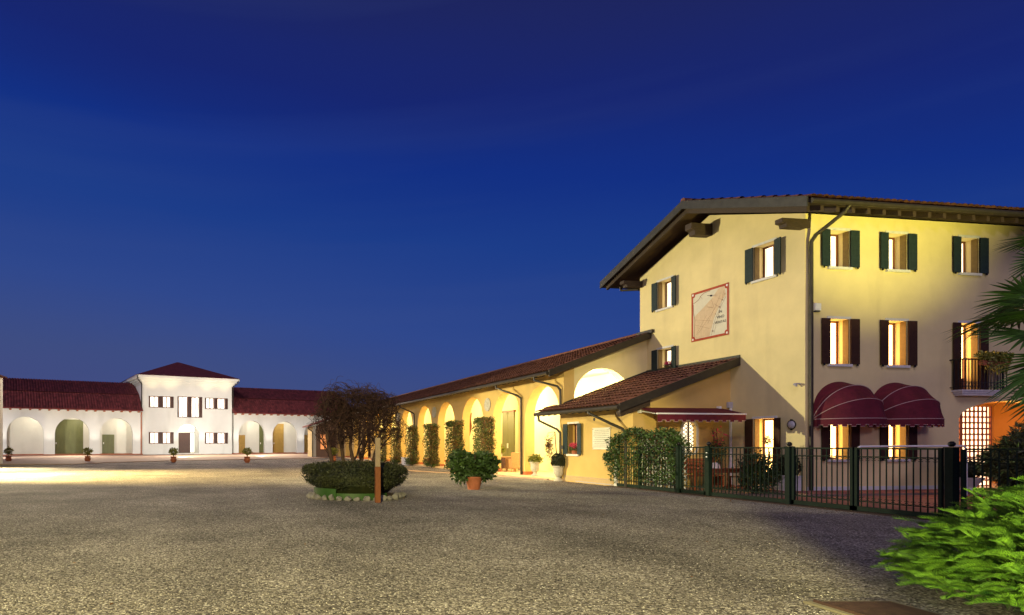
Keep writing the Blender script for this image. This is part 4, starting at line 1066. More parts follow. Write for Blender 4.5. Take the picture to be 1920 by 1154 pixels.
for x in (-17.6, -12.0, -6.35, -0.7, 4.5, 8.55, 13.6, 19.0, 24.4):
    p = a @ Vector((x, -1.7, 0.2)); q = a @ Vector((x, 0.1, 4.6)); spot("lamp", p, q, 420, WHT, 50, 0.9, 0.15)
for x in (-14.9, -9.2, -3.5, 16.2, 21.7):
    p = a @ Vector((x + 1.2, 1.9, 4.9)); point("lamp", p, 130, (1.0, 0.88, 0.66), 0.2)
for (x, y, z, tx_, ty_, pw) in ((6.5, -1.1, 10.2, 5.5, -24, 34000), (-9.0, -0.9, 5.8, -11.0, -20, 15000), (20.0, -0.9, 5.8, 16.0, -16, 12000)):
    spot("flood_or_fill_spot", a @ Vector((x, y, z)), a @ Vector((tx_, ty_, 0)), pw, (1.0, 0.76, 0.52), 100, 1.0, 0.3)   # unseen eave spots added to brighten the forecourt
p = a @ Vector((6.5, 1.6, 4.2)); point("lamp", p, 160, WHT, 0.15)

# building at the left edge of the picture
le = thing('edge_building', (-15.25, 48.8, 0), 'cream plastered building corner at the far left of the yard', 'building')
part('wall', MB().box(-24, -15.55, 28, 48.8, 0, 6.4), M['cream'], le, world=True)
part('pilaster', MB().box(-15.55, -15.25, 48.3, 48.9, 0, 6.4), M['signwhite'], le, world=True)
part('downpipe', MB().tube([(-15.40, 48.2, 6.4), (-15.40, 48.2, 0)], 0.06, 8), M['metal'], le, world=True)
part('roof', MB().hexa([(-24, 27.5, 6.4), (-15.0, 27.5, 6.4), (-15.0, 49.1, 6.4), (-24, 49.1, 6.4)], [(-24, 27.5, 9.4), (-15.0, 27.5, 6.5), (-15.0, 49.1, 6.5), (-24, 49.1, 9.4)]), M['roofdk'], le, world=True)

# ================================================================== FENCE
FX = 14.1
def fence_post(y, h, w, ball, label, cat='post'):
    o = thing('fence_post', (FX, y, 0), label, cat, 'dark green iron fence posts')
    part('shaft', MB().box(-w / 2, w / 2, -w / 2, w / 2, 0, h), M['fence'], o, bevel=0.006)
    if ball:
        part('cap', MB().box(-w / 2 - 0.01, w / 2 + 0.01, -w / 2 - 0.01, w / 2 + 0.01, h, h + 0.02), M['fence'], o)
        part('ball', MB().lathe([(0.001, -0.055), (0.03, -0.05), (0.052, -0.025), (0.06, 0), (0.052, 0.025), (0.03, 0.05), (0.001, 0.055)], 16, (0, 0, h + 0.08)), M['black'], o, smooth=True)
    return o
fence_post(18.85, 1.40, 0.08, False, 'slim dark green fence post in the middle of the climbing bush')
fence_post(17.12, 1.43, 0.12, True, 'ball topped fence post at the right end of the climbing bush')
fence_post(15.95, 1.43, 0.12, True, 'ball topped fence post right of the small garden gate')
fence_post(13.45, 1.42, 0.13, True, 'ball topped fence post before the lit gable door')
fence_post(10.05, 1.42, 0.15, True, 'thick ball topped fence post behind the juniper')
fence_post(9.86, 1.40, 0.06, False, 'slim fence post standing right against the thick gate post')
barm = mesh_of('bar', MB().box(-0.009, 0.009, -0.009, 0.009, 0.13, 1.39), M['fence'])
def panel(y0, y1, name, label, cat, stile=False, pitch=0.123, group=None, wheel=False):
    o = thing(name, (FX, y0, 0), label, cat, group)
    L = y1 - y0
    part('top_rail', MB().box(-0.02, 0.02, 0, L, 1.385, 1.42), M['fence'], o)
    part('scroll_rail', MB().box(-0.012, 0.012, 0, L, 1.215, 1.235), M['fence'], o)
    part('scroll_rail', MB().box(-0.012, 0.012, 0, L, 0.235, 0.255), M['fence'], o)
    part('bottom_rail', MB().box(-0.03, 0.03, 0, L, 0.035, 0.135), M['fence'], o)
    if stile:
        for yy_ in (0.03, L - 0.03): part('stile', MB().box(-0.03, 0.03, yy_ - 0.03, yy_ + 0.03, 0.03, 1.425), M['fence'], o)
    n_ = max(1, int(round(L / pitch))); sc_ = MB()
    for i in range(n_ + 1):
        y = L * i / n_
        if 0.02 < y < L - 0.02: inst('bar', barm, o, (0, y, 0))
        if i < n_:
            yc = y + L / n_ / 2; r_ = L / n_ / 2 * 0.86
            for zc, sg in ((1.212, -1), (0.258, 1)):
                pts = []
                for k in range(13):
                    t = PI * k / 12
                    pts.append((0, yc - r_ * math.cos(t), zc + sg * (r_ - r_ * math.sin(t)) * 1.0))
                curl = []
                for k in range(5):
                    t = k * PI / 4; curl.append((0, yc - r_ + 0.014 - 0.014 * math.cos(t), zc + sg * (r_ + 0.012 * math.sin(t))))
                curl2 = [(0, 2 * yc - p[1], p[2]) for p in curl]
                sc_.tube(pts, 0.0055, 4); sc_.tube(curl, 0.006, 4); sc_.tube(curl2, 0.006, 4)
    part('scrollwork', sc_, M['fence'], o, kind='stuff')
    return o
panel(18.9, 20.0, 'iron_fence', 'far fence panel half hidden in the left side of the climbing bush', 'fence', group='green iron fence panels')
panel(17.19, 18.80, 'iron_fence', 'fence panel overgrown by the right side of the climbing bush', 'fence', group='green iron fence panels')
panel(16.03, 17.04, 'garden_gate', 'narrow green iron garden gate between two ball topped posts', 'gate', stile=True)
panel(13.53, 15.87, 'iron_fence', 'iron fence panel before the gable door and its lit step', 'fence', group='green iron fence panels')
panel(11.90, 13.36, 'driveway_gate', 'far leaf of the green iron driveway gate', 'gate', stile=True, group='driveway gate leaves')
panel(10.20, 11.86, 'driveway_gate', 'near leaf of the green iron driveway gate beside the juniper', 'gate', stile=True, group='driveway gate leaves')
panel(6.6, 9.82, 'iron_fence', 'iron fence panel at the right picture edge behind the juniper', 'fence', group='green iron fence panels')
lt = part('letter_box', MB().box(-0.075, -0.06, -0.04, 0.04, 1.02, 1.30), M['fence'], None)
tag(lt, 'narrow green intercom plate on the post right of the garden gate', 'intercom'); lt.location = (FX, 15.95, 0)
part('name_plate', MB().box(-0.079, -0.075, -0.025, 0.025, 1.12, 1.15).box(-0.079, -0.075, -0.025, 0.025, 1.24, 1.26), M['whitepaint'], lt)

# white ramp handrail behind the gate
hr = thing('handrail', (19.3, 14.9, 0), 'white tubular handrail before the awning windows', 'handrail')
part('tube', MB().tube([(17.72, 14.9, 0.03), (17.72, 14.9, 1.25), (17.76, 14.9, 1.37), (17.88, 14.9, 1.43), (21.3, 14.9, 1.45), (21.38, 14.9, 1.38), (21.4, 14.9, 1.2), (21.4, 14.9, 0.03)], 0.028, 10), M['whitepaint'], hr, world=True, smooth=True)

# ================================================================== CLIMBING BUSH ON ITS WHITE TRELLIS
trl = thing('trellis', (14.28, 18.6, 0), 'white diagonal trellis almost hidden in the climbing bush', 'trellis')
for i in range(30):
    for s_ in (1, -1):
        a = Vector((0.1, -1.55 + i * 0.17 - 0.4, 0.12)); b = a + Vector((0, s_ * 1.75, 1.75))
        if s_ < 0: a = a + Vector((0, 0.4, 0)); b = b + Vector((0, 0.4, 0))
        def clip(p, q):
            ts = [0.0, 1.0]
            for lim, sg in ((-1.5, 1), (1.75, -1)):
                pa, qa = (p.y - lim) * sg, (q.y - lim) * sg
                if pa < 0 and qa < 0: return None
                if pa < 0: ts[0] = max(ts[0], -pa / (qa - pa))
                if qa < 0: ts[1] = min(ts[1], pa / (pa - qa))
            return None if ts[1] - ts[0] < 0.1 else (p.lerp(q, ts[0]), p.lerp(q, ts[1]))
        c_ = clip(a, b)
        if c_: part('slat', MB().bar(c_[0], c_[1], 0.012, 0.025), M['whitepaint'], trl)
n = 9500
P_ = box_pts(n, (13.92, 17.25, 0.30), (14.50, 20.1, 2.02), 0.10)
edge = 2.02 - 0.22 * np.abs(np.sin(P_[:, 1] * 2.3)) - 0.5 * np.clip(17.7 - P_[:, 1], 0, 1) - 0.3 * np.clip(P_[:, 1] - 19.6, 0, 1)
P_[:, 2] = np.minimum(P_[:, 2], edge + rng.normal(size=n) * 0.06)
thin = rng.random(n) < np.clip((P_[:, 2] - 0.1) * 1.1, 0.12, 1)
P_ = P_[thin]
P3, _ = ball_pts(500, (13.95, 20.05, 0.95), (0.25, 0.35, 0.75), 0.2, 0.3)
P4, _ = ball_pts(260, (13.95, 20.3, 1.05), (0.12, 0.12, 0.14), 0.3, 0.1)
P_ = np.concatenate([P_, P3, P4])
V, F = leaves(P_, 0.095, 0.45, 0.3)
cb = thing('climbing_bush', (14.2, 18.6, 0), 'dense dark climbing bush grown over the left fence panels', 'bush')
raw('foliage', V - np.array((14.2, 18.6, 0)), F, M['leafdk'], cb)
nf = 300; Pf = P_[rng.integers(0, len(P_), nf)] + np.array((-0.06, 0, 0.0)); V, F = leaves(Pf, 0.06, 0.8)
raw('berries', V - np.array((14.2, 18.6, 0)), F, M['leafred'], cb)
st = MB()
for i in range(16):
    y = -1.3 + i * 0.18; p = [(0.0, y, 0.0)]
    for k in range(6): p.append((0.05 * random.uniform(-1, 1), p[-1][1] + random.uniform(-0.12, 0.12), 0.3 * (k + 1)))
    st.tube(p, 0.012, 5)
part('stems', st, M['bark'], cb)

# ================================================================== HEDGE COLUMNS ON THE PIERS
hlab = ['clipped green and rust climber on the pier right of the carved figure', 'clipped dark climber on the second pier left of the green door',
        'clipped dark climber on the pier beside the far downpipe', 'clipped dark climber just behind the far downpipe',
        'dark climber on the arcade pier seen through the bare tree', 'dark climber farthest along the arcade behind the bare tree']
for i in range(6):
    c = (centers[i + 1] + centers[i + 2]) / 2 if i else 30.40
    top = (2.82, 2.80, 2.74, 2.70, 2.72, 2.7)[i]
    o = thing('pier_climber', (13.85, c, 0), hlab[i], 'climbing plant', 'clipped climbers on the arcade piers')
    nleaf = (7500, 6500, 5500, 4000, 3500, 2500)[i]
    P_ = box_pts(nleaf, (13.64, c - 0.64, 0.12), (14.2, c + 0.66, top), 0.05)
    V, F = leaves(P_, 0.085, 0.6); V -= np.array((13.85, c, 0))
    raw('foliage', V, F, M['leafmid'], o)
    P_ = box_pts(nleaf // 3, (13.62, c - 0.70, 0.3), (14.15, c - 0.34, top - 0.05), 0.05)
    V, F = leaves(P_, 0.085, 0.6); V -= np.array((13.85, c, 0))
    raw('rusty_foliage', V, F, M['leafred'], o)
    part('stem', MB().tube([(0.1, 0, 0), (0.12, 0.05, 1.0), (0.1, -0.1, 2.2)], 0.03, 6), M['bark'], o)

# ================================================================== SHRUB ISLAND
IC = (4.05, 17.3)
ed = thing('edging', (IC[0], IC[1], 0), 'bright green curved edging round the clipped bush island', 'edging')
for (a0, a1, rr, z1) in ((R(185), R(232), 1.20, 0.30), (R(228), R(305), 1.16, 0.18)):
    pts = []
    for k in range(25):
        t = a0 + (a1 - a0) * k / 24; pts.append((rr * math.cos(t), rr * math.sin(t)))
    inner_ = [(p[0] * 0.97, p[1] * 0.97) for p in reversed(pts)]
    mb = MB(); npt = len(pts)
    for k in range(npt - 1):
        a, b = pts[k], pts[k + 1]
        mb.hexa([(a[0], a[1], 0), (b[0], b[1], 0), (b[0] * .97, b[1] * .97, 0), (a[0] * .97, a[1] * .97, 0)], [(a[0], a[1], z1), (b[0], b[1], z1), (b[0] * .97, b[1] * .97, z1), (a[0] * .97, a[1] * .97, z1)])
    part('sheet', mb, M['edging'], ed, smooth=True)
tag(part('soil', MB().lathe([(1.12, 0.0), (1.12, 0.10), (0.6, 0.14), (0.001, 0.14)], 32, (IC[0], IC[1], 0)), M['deck']), kind='structure')
hb = thing('clipped_bush', (IC[0], IC[1], 0), 'wide dark clipped bush ringing the foot of the bare tree', 'bush')
n = 30000
d = rng.normal(size=(n, 3)); d /= np.linalg.norm(d, axis=1)[:, None]
th = np.arctan2(d[:, 1], d[:, 0])
rr = (0.80 + 0.20 * rng.random(n) ** 0.5) * (1 + 0.035 * np.sin(th * 5 + 1) + 0.025 * np.sin(th * 11))
sxy = np.sign(d[:, 2]) * np.abs(d[:, 2]) ** 0.6
rxy = np.sqrt(np.clip(1 - np.abs(sxy) ** 4.5, 0, 1))
bot = np.where(sxy < 0, 0.80 + 0.20 * (1 + sxy), 1.0)
P_ = np.stack([IC[0] + 1.50 * rxy * np.cos(th) * rr * bot, IC[1] + 1.50 * rxy * np.sin(th) * rr * bot, 0.60 + 0.39 * sxy * rr + 0.03 * np.sin(th * 7)], 1)
V, F = leaves(P_, 0.050, 0.38, -0.3, nrm=d); V -= np.array((IC[0], IC[1], 0))
raw('foliage', V, F, M['bush'], hb)
part('stems', MB().lathe([(0.95, 0.15), (1.22, 0.38), (1.28, 0.62), (1.15, 0.86), (0.001, 0.88)], 24), M['bush'], hb)

# bare twisted tree
tree = thing('bare_tree', (IC[0], IC[1], 0), 'bare many stemmed tree with a tangle of twisted brown twigs', 'tree')
tw = MB()
tris = []
def grow(p, d, L, r, depth, mb):
    lim = random.uniform(0.7, 1.35)
    n_ = 5 if depth > 1 else 4
    if depth < 3 and p.z < 1.25 and random.random() < 0.6: return
    pts = [p]; rad = [r]
    for k in range(n_):
        d = (d + Vector((random.uniform(-1, 1), random.uniform(-1, 1), random.uniform(-0.7, 0.9))) * 0.42).normalized()
        # keep inside the crown
        q = pts[-1] + d * (L / n_)
        ex = ((q.x) / (1.28 + 0.16 * math.sin(q.z * 5 + q.y * 3))) ** 2 + ((q.y) / 1.1) ** 2 + ((q.z - 2.05) / (1.02 + 0.10 * math.sin(q.x * 7))) ** 2
        if q.z < 1.35 and q.z < p.z: d = (d + Vector((0, 0, 0.8))).normalized(); q = pts[-1] + d * (L / n_)
        if ex > lim: d = (d + Vector((-q.x, -q.y, (2.0 - q.z))) * 0.35).normalized(); q = pts[-1] + d * (L / n_)
        pts.append(q); rad.append(r * (1 - 0.45 * (k + 1) / n_))
    mb.tube(pts, rad, 4 if depth < 3 else 6, cap=False)
    if depth > 0:
        for k in range(4 if depth > 1 else 3):
            i = random.randint(1, n_)
            nd = (d + Vector((random.uniform(-1, 1), random.uniform(-1, 1), random.uniform(-0.6, 0.9))) * 1.1).normalized()
            grow(pts[i], nd, L * random.uniform(0.66, 0.9), max(0.0055, rad[i] * 0.62), depth - 1, mb)
for k, (x, y, lx, ly) in enumerate(((-0.48, 0.0, -0.5, 0.1), (-0.25, 0.25, -0.12, 0.2), (0.12, -0.1, 0.2, -0.15), (0.38, 0.15, 0.6, 0.1), (0.02, 0.3, 0.0, 0.35))):
    base = Vector((x, y, 0.15)); top = Vector((x + lx * 0.7, y + ly * 0.7, 1.85))
    pts = [base.lerp(top, t) + Vector((random.uniform(-.05, .05), random.uniform(-.05, .05), 0)) for t in (0, .25, .5, .75, 1)]
    part('trunk', MB().tube(pts, [0.085, 0.065, 0.058, 0.05, 0.042], 8), M['bark'], tree, smooth=True)
    for j in range(3):
        st_ = pts[2 + (j % 3)]; dd = Vector((lx + random.uniform(-.8, .8), ly + random.uniform(-.8, .8), random.uniform(0.35, 1.6))).normalized()
        grow(st_, dd, random.uniform(0.75, 1.05), 0.03, 4, tw)
tag(part('crown', tw, M['twig'], tree), kind='stuff')
# sign post
sp_ = thing('wooden_post', (4.23, 15.5, 0), 'squared wooden post standing before the clipped bush', 'post')
part('upper_board', MB().box(-0.062, 0.062, -0.04, 0.04, 0.92, 1.66), M['post'], sp_, bevel=0.006)
part('lower_board', MB().box(-0.068, 0.068, -0.05, 0.05, 0, 0.918), M['postlow'], sp_, bevel=0.006)
# stones round the island
def rock(r, seed):
    bm = bmesh.new(); bmesh.ops.create_icosphere(bm, subdivisions=2, radius=r)
    rs = random.Random(seed); pl = [(Vector((rs.uniform(-1, 1), rs.uniform(-1, 1), rs.uniform(-.6, 1))).normalized(), rs.uniform(0.45, 0.8) * r) for _ in range(8)]
    for v in bm.verts:
        for nrm, dd in pl:
            k = v.co.dot(nrm)
            if k > dd: v.co -= nrm * (k - dd)
        v.co.z *= 0.85
    mb = MB(); mb.v = [tuple(v.co) for v in bm.verts]; mb.f = [tuple(v.index for v in f.verts) for f in bm.faces]; bm.free()
    return mb
pos = [-2, 178, 186, 193, 201, 210, 219, 229, 239, 249, 259, 270, 281, 291, 301, 313, 325, 337, 349]
slab = ['small grey stone under the right end of the bush island', 'leftmost small dark stone beside the green edging', 'low stone next to the leftmost one of the ring',
        'angular tan stone at the left of the stone ring', 'grey stone right of the angular tan one', 'small pale stone between the larger left ones',
        'leaning triangular stone before the left edging end', 'grey wedge stone right of the leaning triangular one', 'flat whitish stone left of the green edging corner',
        'pale split stone under the edging corner', 'broad grey stone left of the middle of the ring', 'bluish grey stone at the front of the ring',
        'rounded pale stone in front centre of the ring', 'white block shaped stone left of the wooden post', 'jagged grey stone touching the wooden post',
        'stone just right of the wooden post', 'dim stone in the shade right of the post', 'reddish dim stone near the right end', 'last stone at the right shaded end of the ring']
for k, t in enumerate(pos):
    r_ = random.uniform(0.09, 0.155) * (0.75 if k in (0, 1, 2, 5) else 1.0)
    o = part('edge_stone', rock(r_, k), M['rock'])
    o.location = (IC[0] + 1.33 * math.cos(R(t)), IC[1] + 1.33 * math.sin(R(t)), r_ * 0.55); o.rotation_euler = (random.uniform(-.3, .3), 0, random.random() * 6)
    tag(o, slab[k], 'stone', 'stones ringing the bush island')

# ================================================================== POTS AND PLANTS
def stem_leaf(parent, c, r, n, size, m, squash=(1, 1, 1), shell=0.35, name='foliage'):
    P_, d_ = ball_pts(n, c, r, shell, 0.16, squash); V, F = leaves(P_, size, 0.6, nrm=d_)
    return raw(name, V, F, m, parent)
# big planted pot in the yard
bpz = thing('potted_shrub', (8.60, 19.55, 0), 'large dark leafy shrub in a terracotta pot before the arcade', 'potted plant')
part('pot', MB().lathe([(0.19, 0), (0.26, 0.36), (0.285, 0.37), (0.285, 0.43), (0.25, 0.43), (0.24, 0.40), (0.001, 0.40)], 24), M['terra'], bpz, smooth=True)
stem_leaf(bpz, (0.25, 0, 0.78), (0.55, 0.5, 0.46), 2600, 0.125, M['leafdk'], shell=0.3)
stem_leaf(bpz, (-0.42, 0, 0.80), (0.38, 0.4, 0.48), 1500, 0.125, M['leafdk'], shell=0.3)
st = MB()
for k in range(9):
    t = random.random() * 6.28; st.tube([(0.05 * math.cos(t), 0.05 * math.sin(t), 0.4), (0.3 * math.cos(t), 0.25 * math.sin(t), 0.8), (0.45 * math.cos(t), 0.35 * math.sin(t), 1.15)], 0.01, 5)
part('stems', st, M['bark'], bpz)
# row of little terracotta pots near the villa
def small_pot(x, y, label, s):
    o = thing('small_potted_shrub', (x, y, 0), label, 'potted plant', 'small potted shrubs before the villa')
    part('pot', MB().lathe([(0.14 * s, 0), (0.24 * s, 0.14 * s), (0.25 * s, 0.24 * s), (0.19 * s, 0.36 * s), (0.24 * s, 0.42 * s), (0.24 * s, 0.46 * s), (0.001, 0.44 * s)], 16), M['terra'], o, smooth=True)
    part('stem', MB().tube([(0, 0, 0.4 * s), (0.02, 0, 0.75 * s)], 0.025, 6), M['bark'], o)
    stem_leaf(o, (0, 0, 0.86 * s), (0.33 * s, 0.33 * s, 0.28 * s), 420, 0.12, M['leafyel'])
    return o
for x, y, lb in ((-17.0, 56.0, 'little potted shrub at the far left beside the cream corner'), (-10.35, 55.0, 'little potted shrub before the second left arch'),
                 (-3.0, 51.8, 'little potted shrub left of the villa door'), (2.9, 50.2, 'little potted shrub before the right wing of the villa'),
                 (10.3, 52.0, 'little potted shrub seen left of the bare tree')):
    small_pot(x, y, lb, 1.05)
# urns
def urn(loc, label, s=1.0, group='stone urns by the arcade'):
    o = thing('urn', loc, label, 'urn', group)
    part('vessel', MB().lathe([(0.17 * s, 0), (0.17 * s, 0.04 * s), (0.10 * s, 0.09 * s), (0.07 * s, 0.15 * s), (0.13 * s, 0.2 * s), (0.18 * s, 0.3 * s), (0.185 * s, 0.46 * s), (0.2 * s, 0.55 * s), (0.235 * s, 0.58 * s), (0.235 * s, 0.62 * s), (0.19 * s, 0.62 * s), (0.001, 0.6 * s)], 24), M['urn'], o, smooth=True)
    return o
u1 = urn((13.95, 23.5, 0.0), 'grey stone urn at the lean-to corner', 1.0)
tp = thing('topiary_ball', (13.95, 23.5, 0.6), 'round clipped dark box ball growing in the grey urn', 'topiary')
stem_leaf(tp, (0, 0, 0.22), (0.27, 0.27, 0.25), 3000, 0.045, M['bush'], shell=0.85); part('core', MB().lathe([(0.001, 0), (0.18, 0.08), (0.22, 0.22), (0.18, 0.36), (0.001, 0.43)], 14), M['bush'], tp)
u2 = urn((14.1, 25.6, 0.1), 'white lit urn inside the nearest arch', 1.0)
yp = thing('flowering_plant', (14.1, 25.6, 0.7), 'yellow leafed plant growing in the white lit urn', 'plant')
stem_leaf(yp, (0, 0, 0.12), (0.3, 0.3, 0.16), 500, 0.10, M['leafyel'])
# wisteria like stem by the lean-to corner
hp = thing('climbing_vine', (13.95, 23.75, 0), 'bare curved vine with drooping leaves beside the lean-to downpipe', 'vine')
part('stem', MB().tube([(0.1, -0.2, 0.1), (0.06, -0.22, 0.8), (0.0, -0.1, 1.2), (0.02, 0.0, 1.7), (0.03, 0.05, 2.0)], 0.022, 6), M['bark'], hp)
P_, _ = ball_pts(420, (-0.12, 0.25, 1.45), (0.12, 0.25, 0.42), 0.1, 0.3); V, F = leaves(P_, 0.09, 0.3, 1.0); raw('foliage', V, F, M['leafred'], hp)
mb = MB()
for k in range(16):
    x, y, z = random.uniform(-.15, 0), random.uniform(0.05, 0.6), random.uniform(0.9, 1.9); mb.tube([(0, 0.03, min(2.0, z + 0.3)), (x, y * 0.5, z + 0.15), (x * 1.2, y, z - 0.15)], 0.005, 4)
part('twigs', mb, M['twig'], hp)
# little house shaped plaque
tag(part('plaque', MB().prism([(23.42, 1.30), (23.30, 1.30), (23.30, 1.40), (23.36, 1.46), (23.42, 1.40)], 'x', 14.03, 14.04), M['ink']), 'tiny dark house shaped plaque left of the lean-to window', 'plaque')
# flowers on the sills
def sill_flowers(loc, label, m1, s=1.0):
    o = thing('window_flowers', loc, label, 'flowers', 'flower pots on window sills')
    part('pot', MB().lathe([(0.07 * s, 0), (0.10 * s, 0.13 * s), (0.001, 0.12 * s)], 12), M['terra'], o)
    stem_leaf(o, (0, 0, 0.17 * s), (0.16 * s, 0.17 * s, 0.08 * s), 300, 0.05, M['leafmid'])
    stem_leaf(o, (0, 0, 0.28 * s), (0.15 * s, 0.19 * s, 0.09 * s), 320, 0.045, m1, name='blossom')
    return o
sill_flowers((14.15 + 0.02, 22.70, 1.10), 'pink blossoms in a pot on the lean-to window sill', M['flower'], 1.25)
sill_flowers((17.9, 22.25, 4.44), 'pale red blossoms in a pot on the small gable window', M['flower'], 0.9)
# carved figure in the third arch
cf = thing('carved_figure', (15.8, 36.6, 0.1), 'slim carved wooden figure on a dark pole inside the arcade', 'sculpture')
part('figure', MB().tube([(0, 0, 1.9), (0.03, 0.05, 2.2), (0.1, 0, 2.5), (0.05, 0, 2.9), (0.14, -0.04, 3.35)], [0.05, 0.12, 0.08, 0.09, 0.03], 8), M['postlow'], cf, smooth=True)
part('pole', MB().tube([(0, 0, 0), (0, 0, 1.9)], 0.035, 8), M['darkdoor'], cf)
# table, chairs and plant by the green door
tb = thing('wicker_table', (15.3, 30.9, 0.1), 'small dark wicker table under the plant by the green door', 'table')
part('top', MB().box(-0.4, 0.4, -0.45, 0.45, 0.70, 0.74), M['wicker'], tb); part('skirt', MB().box(-0.36, 0.36, -0.41, 0.41, 0.12, 0.699), M['darkdoor'], tb)
for sx in (-0.35, 0.35):
    for sy in (-0.4, 0.4): part('leg', MB().box(sx - 0.025, sx + 0.025, sy - 0.025, sy + 0.025, 0, 0.12), M['wicker'], tb)
ch = thing('wicker_chair', (15.15, 29.6, 0.1), 'tan wicker chair with high back before the green door', 'chair')
part('seat', MB().box(-0.28, 0.28, -0.3, 0.3, 0.18, 0.46), M['wicker'], ch, bevel=0.03)
part('backrest', MB().box(-0.30, 0.30, -0.36, -0.28, 0.18, 0.98), M['wicker'], ch, bevel=0.03)
for sx in (-0.31, 0.27): part('armrest', MB().box(sx, sx + 0.05, -0.28, 0.3, 0.18, 0.68), M['wicker'], ch, bevel=0.02)
for sx in (-0.25, 0.25):
    for sy in (-0.28, 0.28): part('leg', MB().box(sx - 0.02, sx + 0.02, sy - 0.02, sy + 0.02, 0, 0.18), M['wicker'], ch)
tpp = thing('table_plant', (15.15, 31.1, 0.84), 'yellow green plant in a pale pot on the wicker table', 'plant')
part('pot', MB().lathe([(0.09, 0), (0.13, 0.2), (0.001, 0.19)], 14), M['stone'], tpp); stem_leaf(tpp, (0, 0, 0.38), (0.26, 0.26, 0.22), 380, 0.11, M['leafyel'])
# white planter box by a far pier
wpb = thing('white_planter', (13.9, 43.2, 0), 'low white box beside the far arcade pier', 'box')
part('box', MB().box(-0.2, 0.25, -0.5, 0.5, 0, 0.5), M['whitepaint'], wpb); part('rim', MB().box(-0.22, 0.27, -0.52, 0.52, 0.5, 0.55), M['whitepaint'], wpb)

# ---- things in the fenced yard
bn = thing('garden_table', (15.85, 17.6, 0), 'red brown garden table with pale things on it behind the small gate', 'table')
part('top', MB().box(-0.55, 0.75, -0.38, 0.38, 0.70, 0.74), M['bench'], bn)
for sx in (-0.5, 0.7):
    for sy in (-0.33, 0.33): part('leg', MB().box(sx - 0.03, sx + 0.03, sy - 0.03, sy + 0.03, 0, 0.70), M['bench'], bn)
part('apron', MB().box(-0.5, 0.7, -0.35, -0.33, 0.60, 0.699), M['bench'], bn)
bh_ = thing('garden_bench', (16.3, 18.9, 0), 'red brown wooden bench against the lean-to wall', 'bench')
part('seat', MB().box(-0.8, 0.8, -0.25, 0.15, 0.42, 0.46), M['bench'], bh_)
for k in range(4): part('back_slat', MB().box(-0.8, 0.8, 0.17, 0.20, 0.52 + k * 0.13, 0.62 + k * 0.13), M['bench'], bh_)
for sx in (-0.75, 0.75): part('leg', MB().box(sx - 0.03, sx + 0.03, -0.22, 0.2, 0, 0.42).box(sx - 0.03, sx + 0.03, 0.2, 0.24, 0, 1.05), M['bench'], bh_)
def napkin(x, y, label, w):
    o = thing('folded_cloth', (x, y, 0.74), label, 'cloth', 'folded cloths on the garden table')
    part('cloth', MB().lathe([(w, 0), (w * 0.9, 0.10), (w * 0.55, 0.17), (0.001, 0.18)], 12), M['cloth'], o, smooth=True)
napkin(15.75, 17.55, 'rounded pale cloth in the middle of the garden table', 0.13); napkin(16.35, 17.6, 'small pale cloth at the right of the garden table', 0.09)
gc = thing('garden_chair', (17.0, 17.9, 0.0), 'reddish garden chair between the table and the dark shrub', 'chair')
part('seat', MB().box(-0.24, 0.24, -0.22, 0.22, 0.42, 0.46), M['bench'], gc)
part('backrest', MB().hexa([(0.2, -0.22, 0.46), (0.24, -0.22, 0.46), (0.24, 0.22, 0.46), (0.2, 0.22, 0.46)], [(0.32, -0.22, 0.95), (0.36, -0.22, 0.95), (0.36, 0.22, 0.95), (0.32, 0.22, 0.95)]), M['bench'], gc)
for sx in (-0.22, 0.22):
    for sy in (-0.2, 0.2): part('leg', MB().box(sx - 0.02, sx + 0.02, sy - 0.02, sy + 0.02, 0, 0.42), M['bench'], gc)
ys = thing('yard_shrub', (16.1, 16.55, 0), 'dark loose shrub with a few red leaves behind the fence before the lean-to', 'shrub')
stem_leaf(ys, (0.25, 0, 0.62), (0.62, 0.5, 0.58), 2300, 0.085, M['leafdk'], shell=0.2); stem_leaf(ys, (-0.1, 0, 0.8), (0.4, 0.4, 0.5), 140, 0.07, M['leafred'], name='red_leaves')
part('stems', MB().tube([(0, 0, 0), (0.1, 0, 0.5), (0.3, 0, 1.2)], 0.02, 6).tube([(0, 0, 0), (-0.2, 0.1, 0.6), (-0.4, 0.1, 1.0)], 0.02, 6).tube([(0.1, 0.1, 0), (0.5, 0.1, 0.6), (0.7, 0.1, 1.3)], 0.015, 6), M['bark'], ys)
rs = thing('rose_bush', (17.15, 19.0, 0), 'thin rose bush with dull red blooms against the lean-to wall', 'shrub')
st = MB()
for k in range(7): st.tube([(0.05 * k - 0.15, 0, 0), (0.05 * k - 0.15 + random.uniform(-.1, .1), 0, 0.9), (random.uniform(-.35, .35), 0.05, random.uniform(1.4, 2.1))], 0.008, 4)
part('stems', st, M['bark'], rs)
stem_leaf(rs, (0, 0, 1.25), (0.32, 0.15, 0.5), 360, 0.07, M['leafmid'], shell=0.1); stem_leaf(rs, (0, -0.05, 1.75), (0.3, 0.1, 0.42), 60, 0.075, M['flower'], shell=0.1, name='blossom')
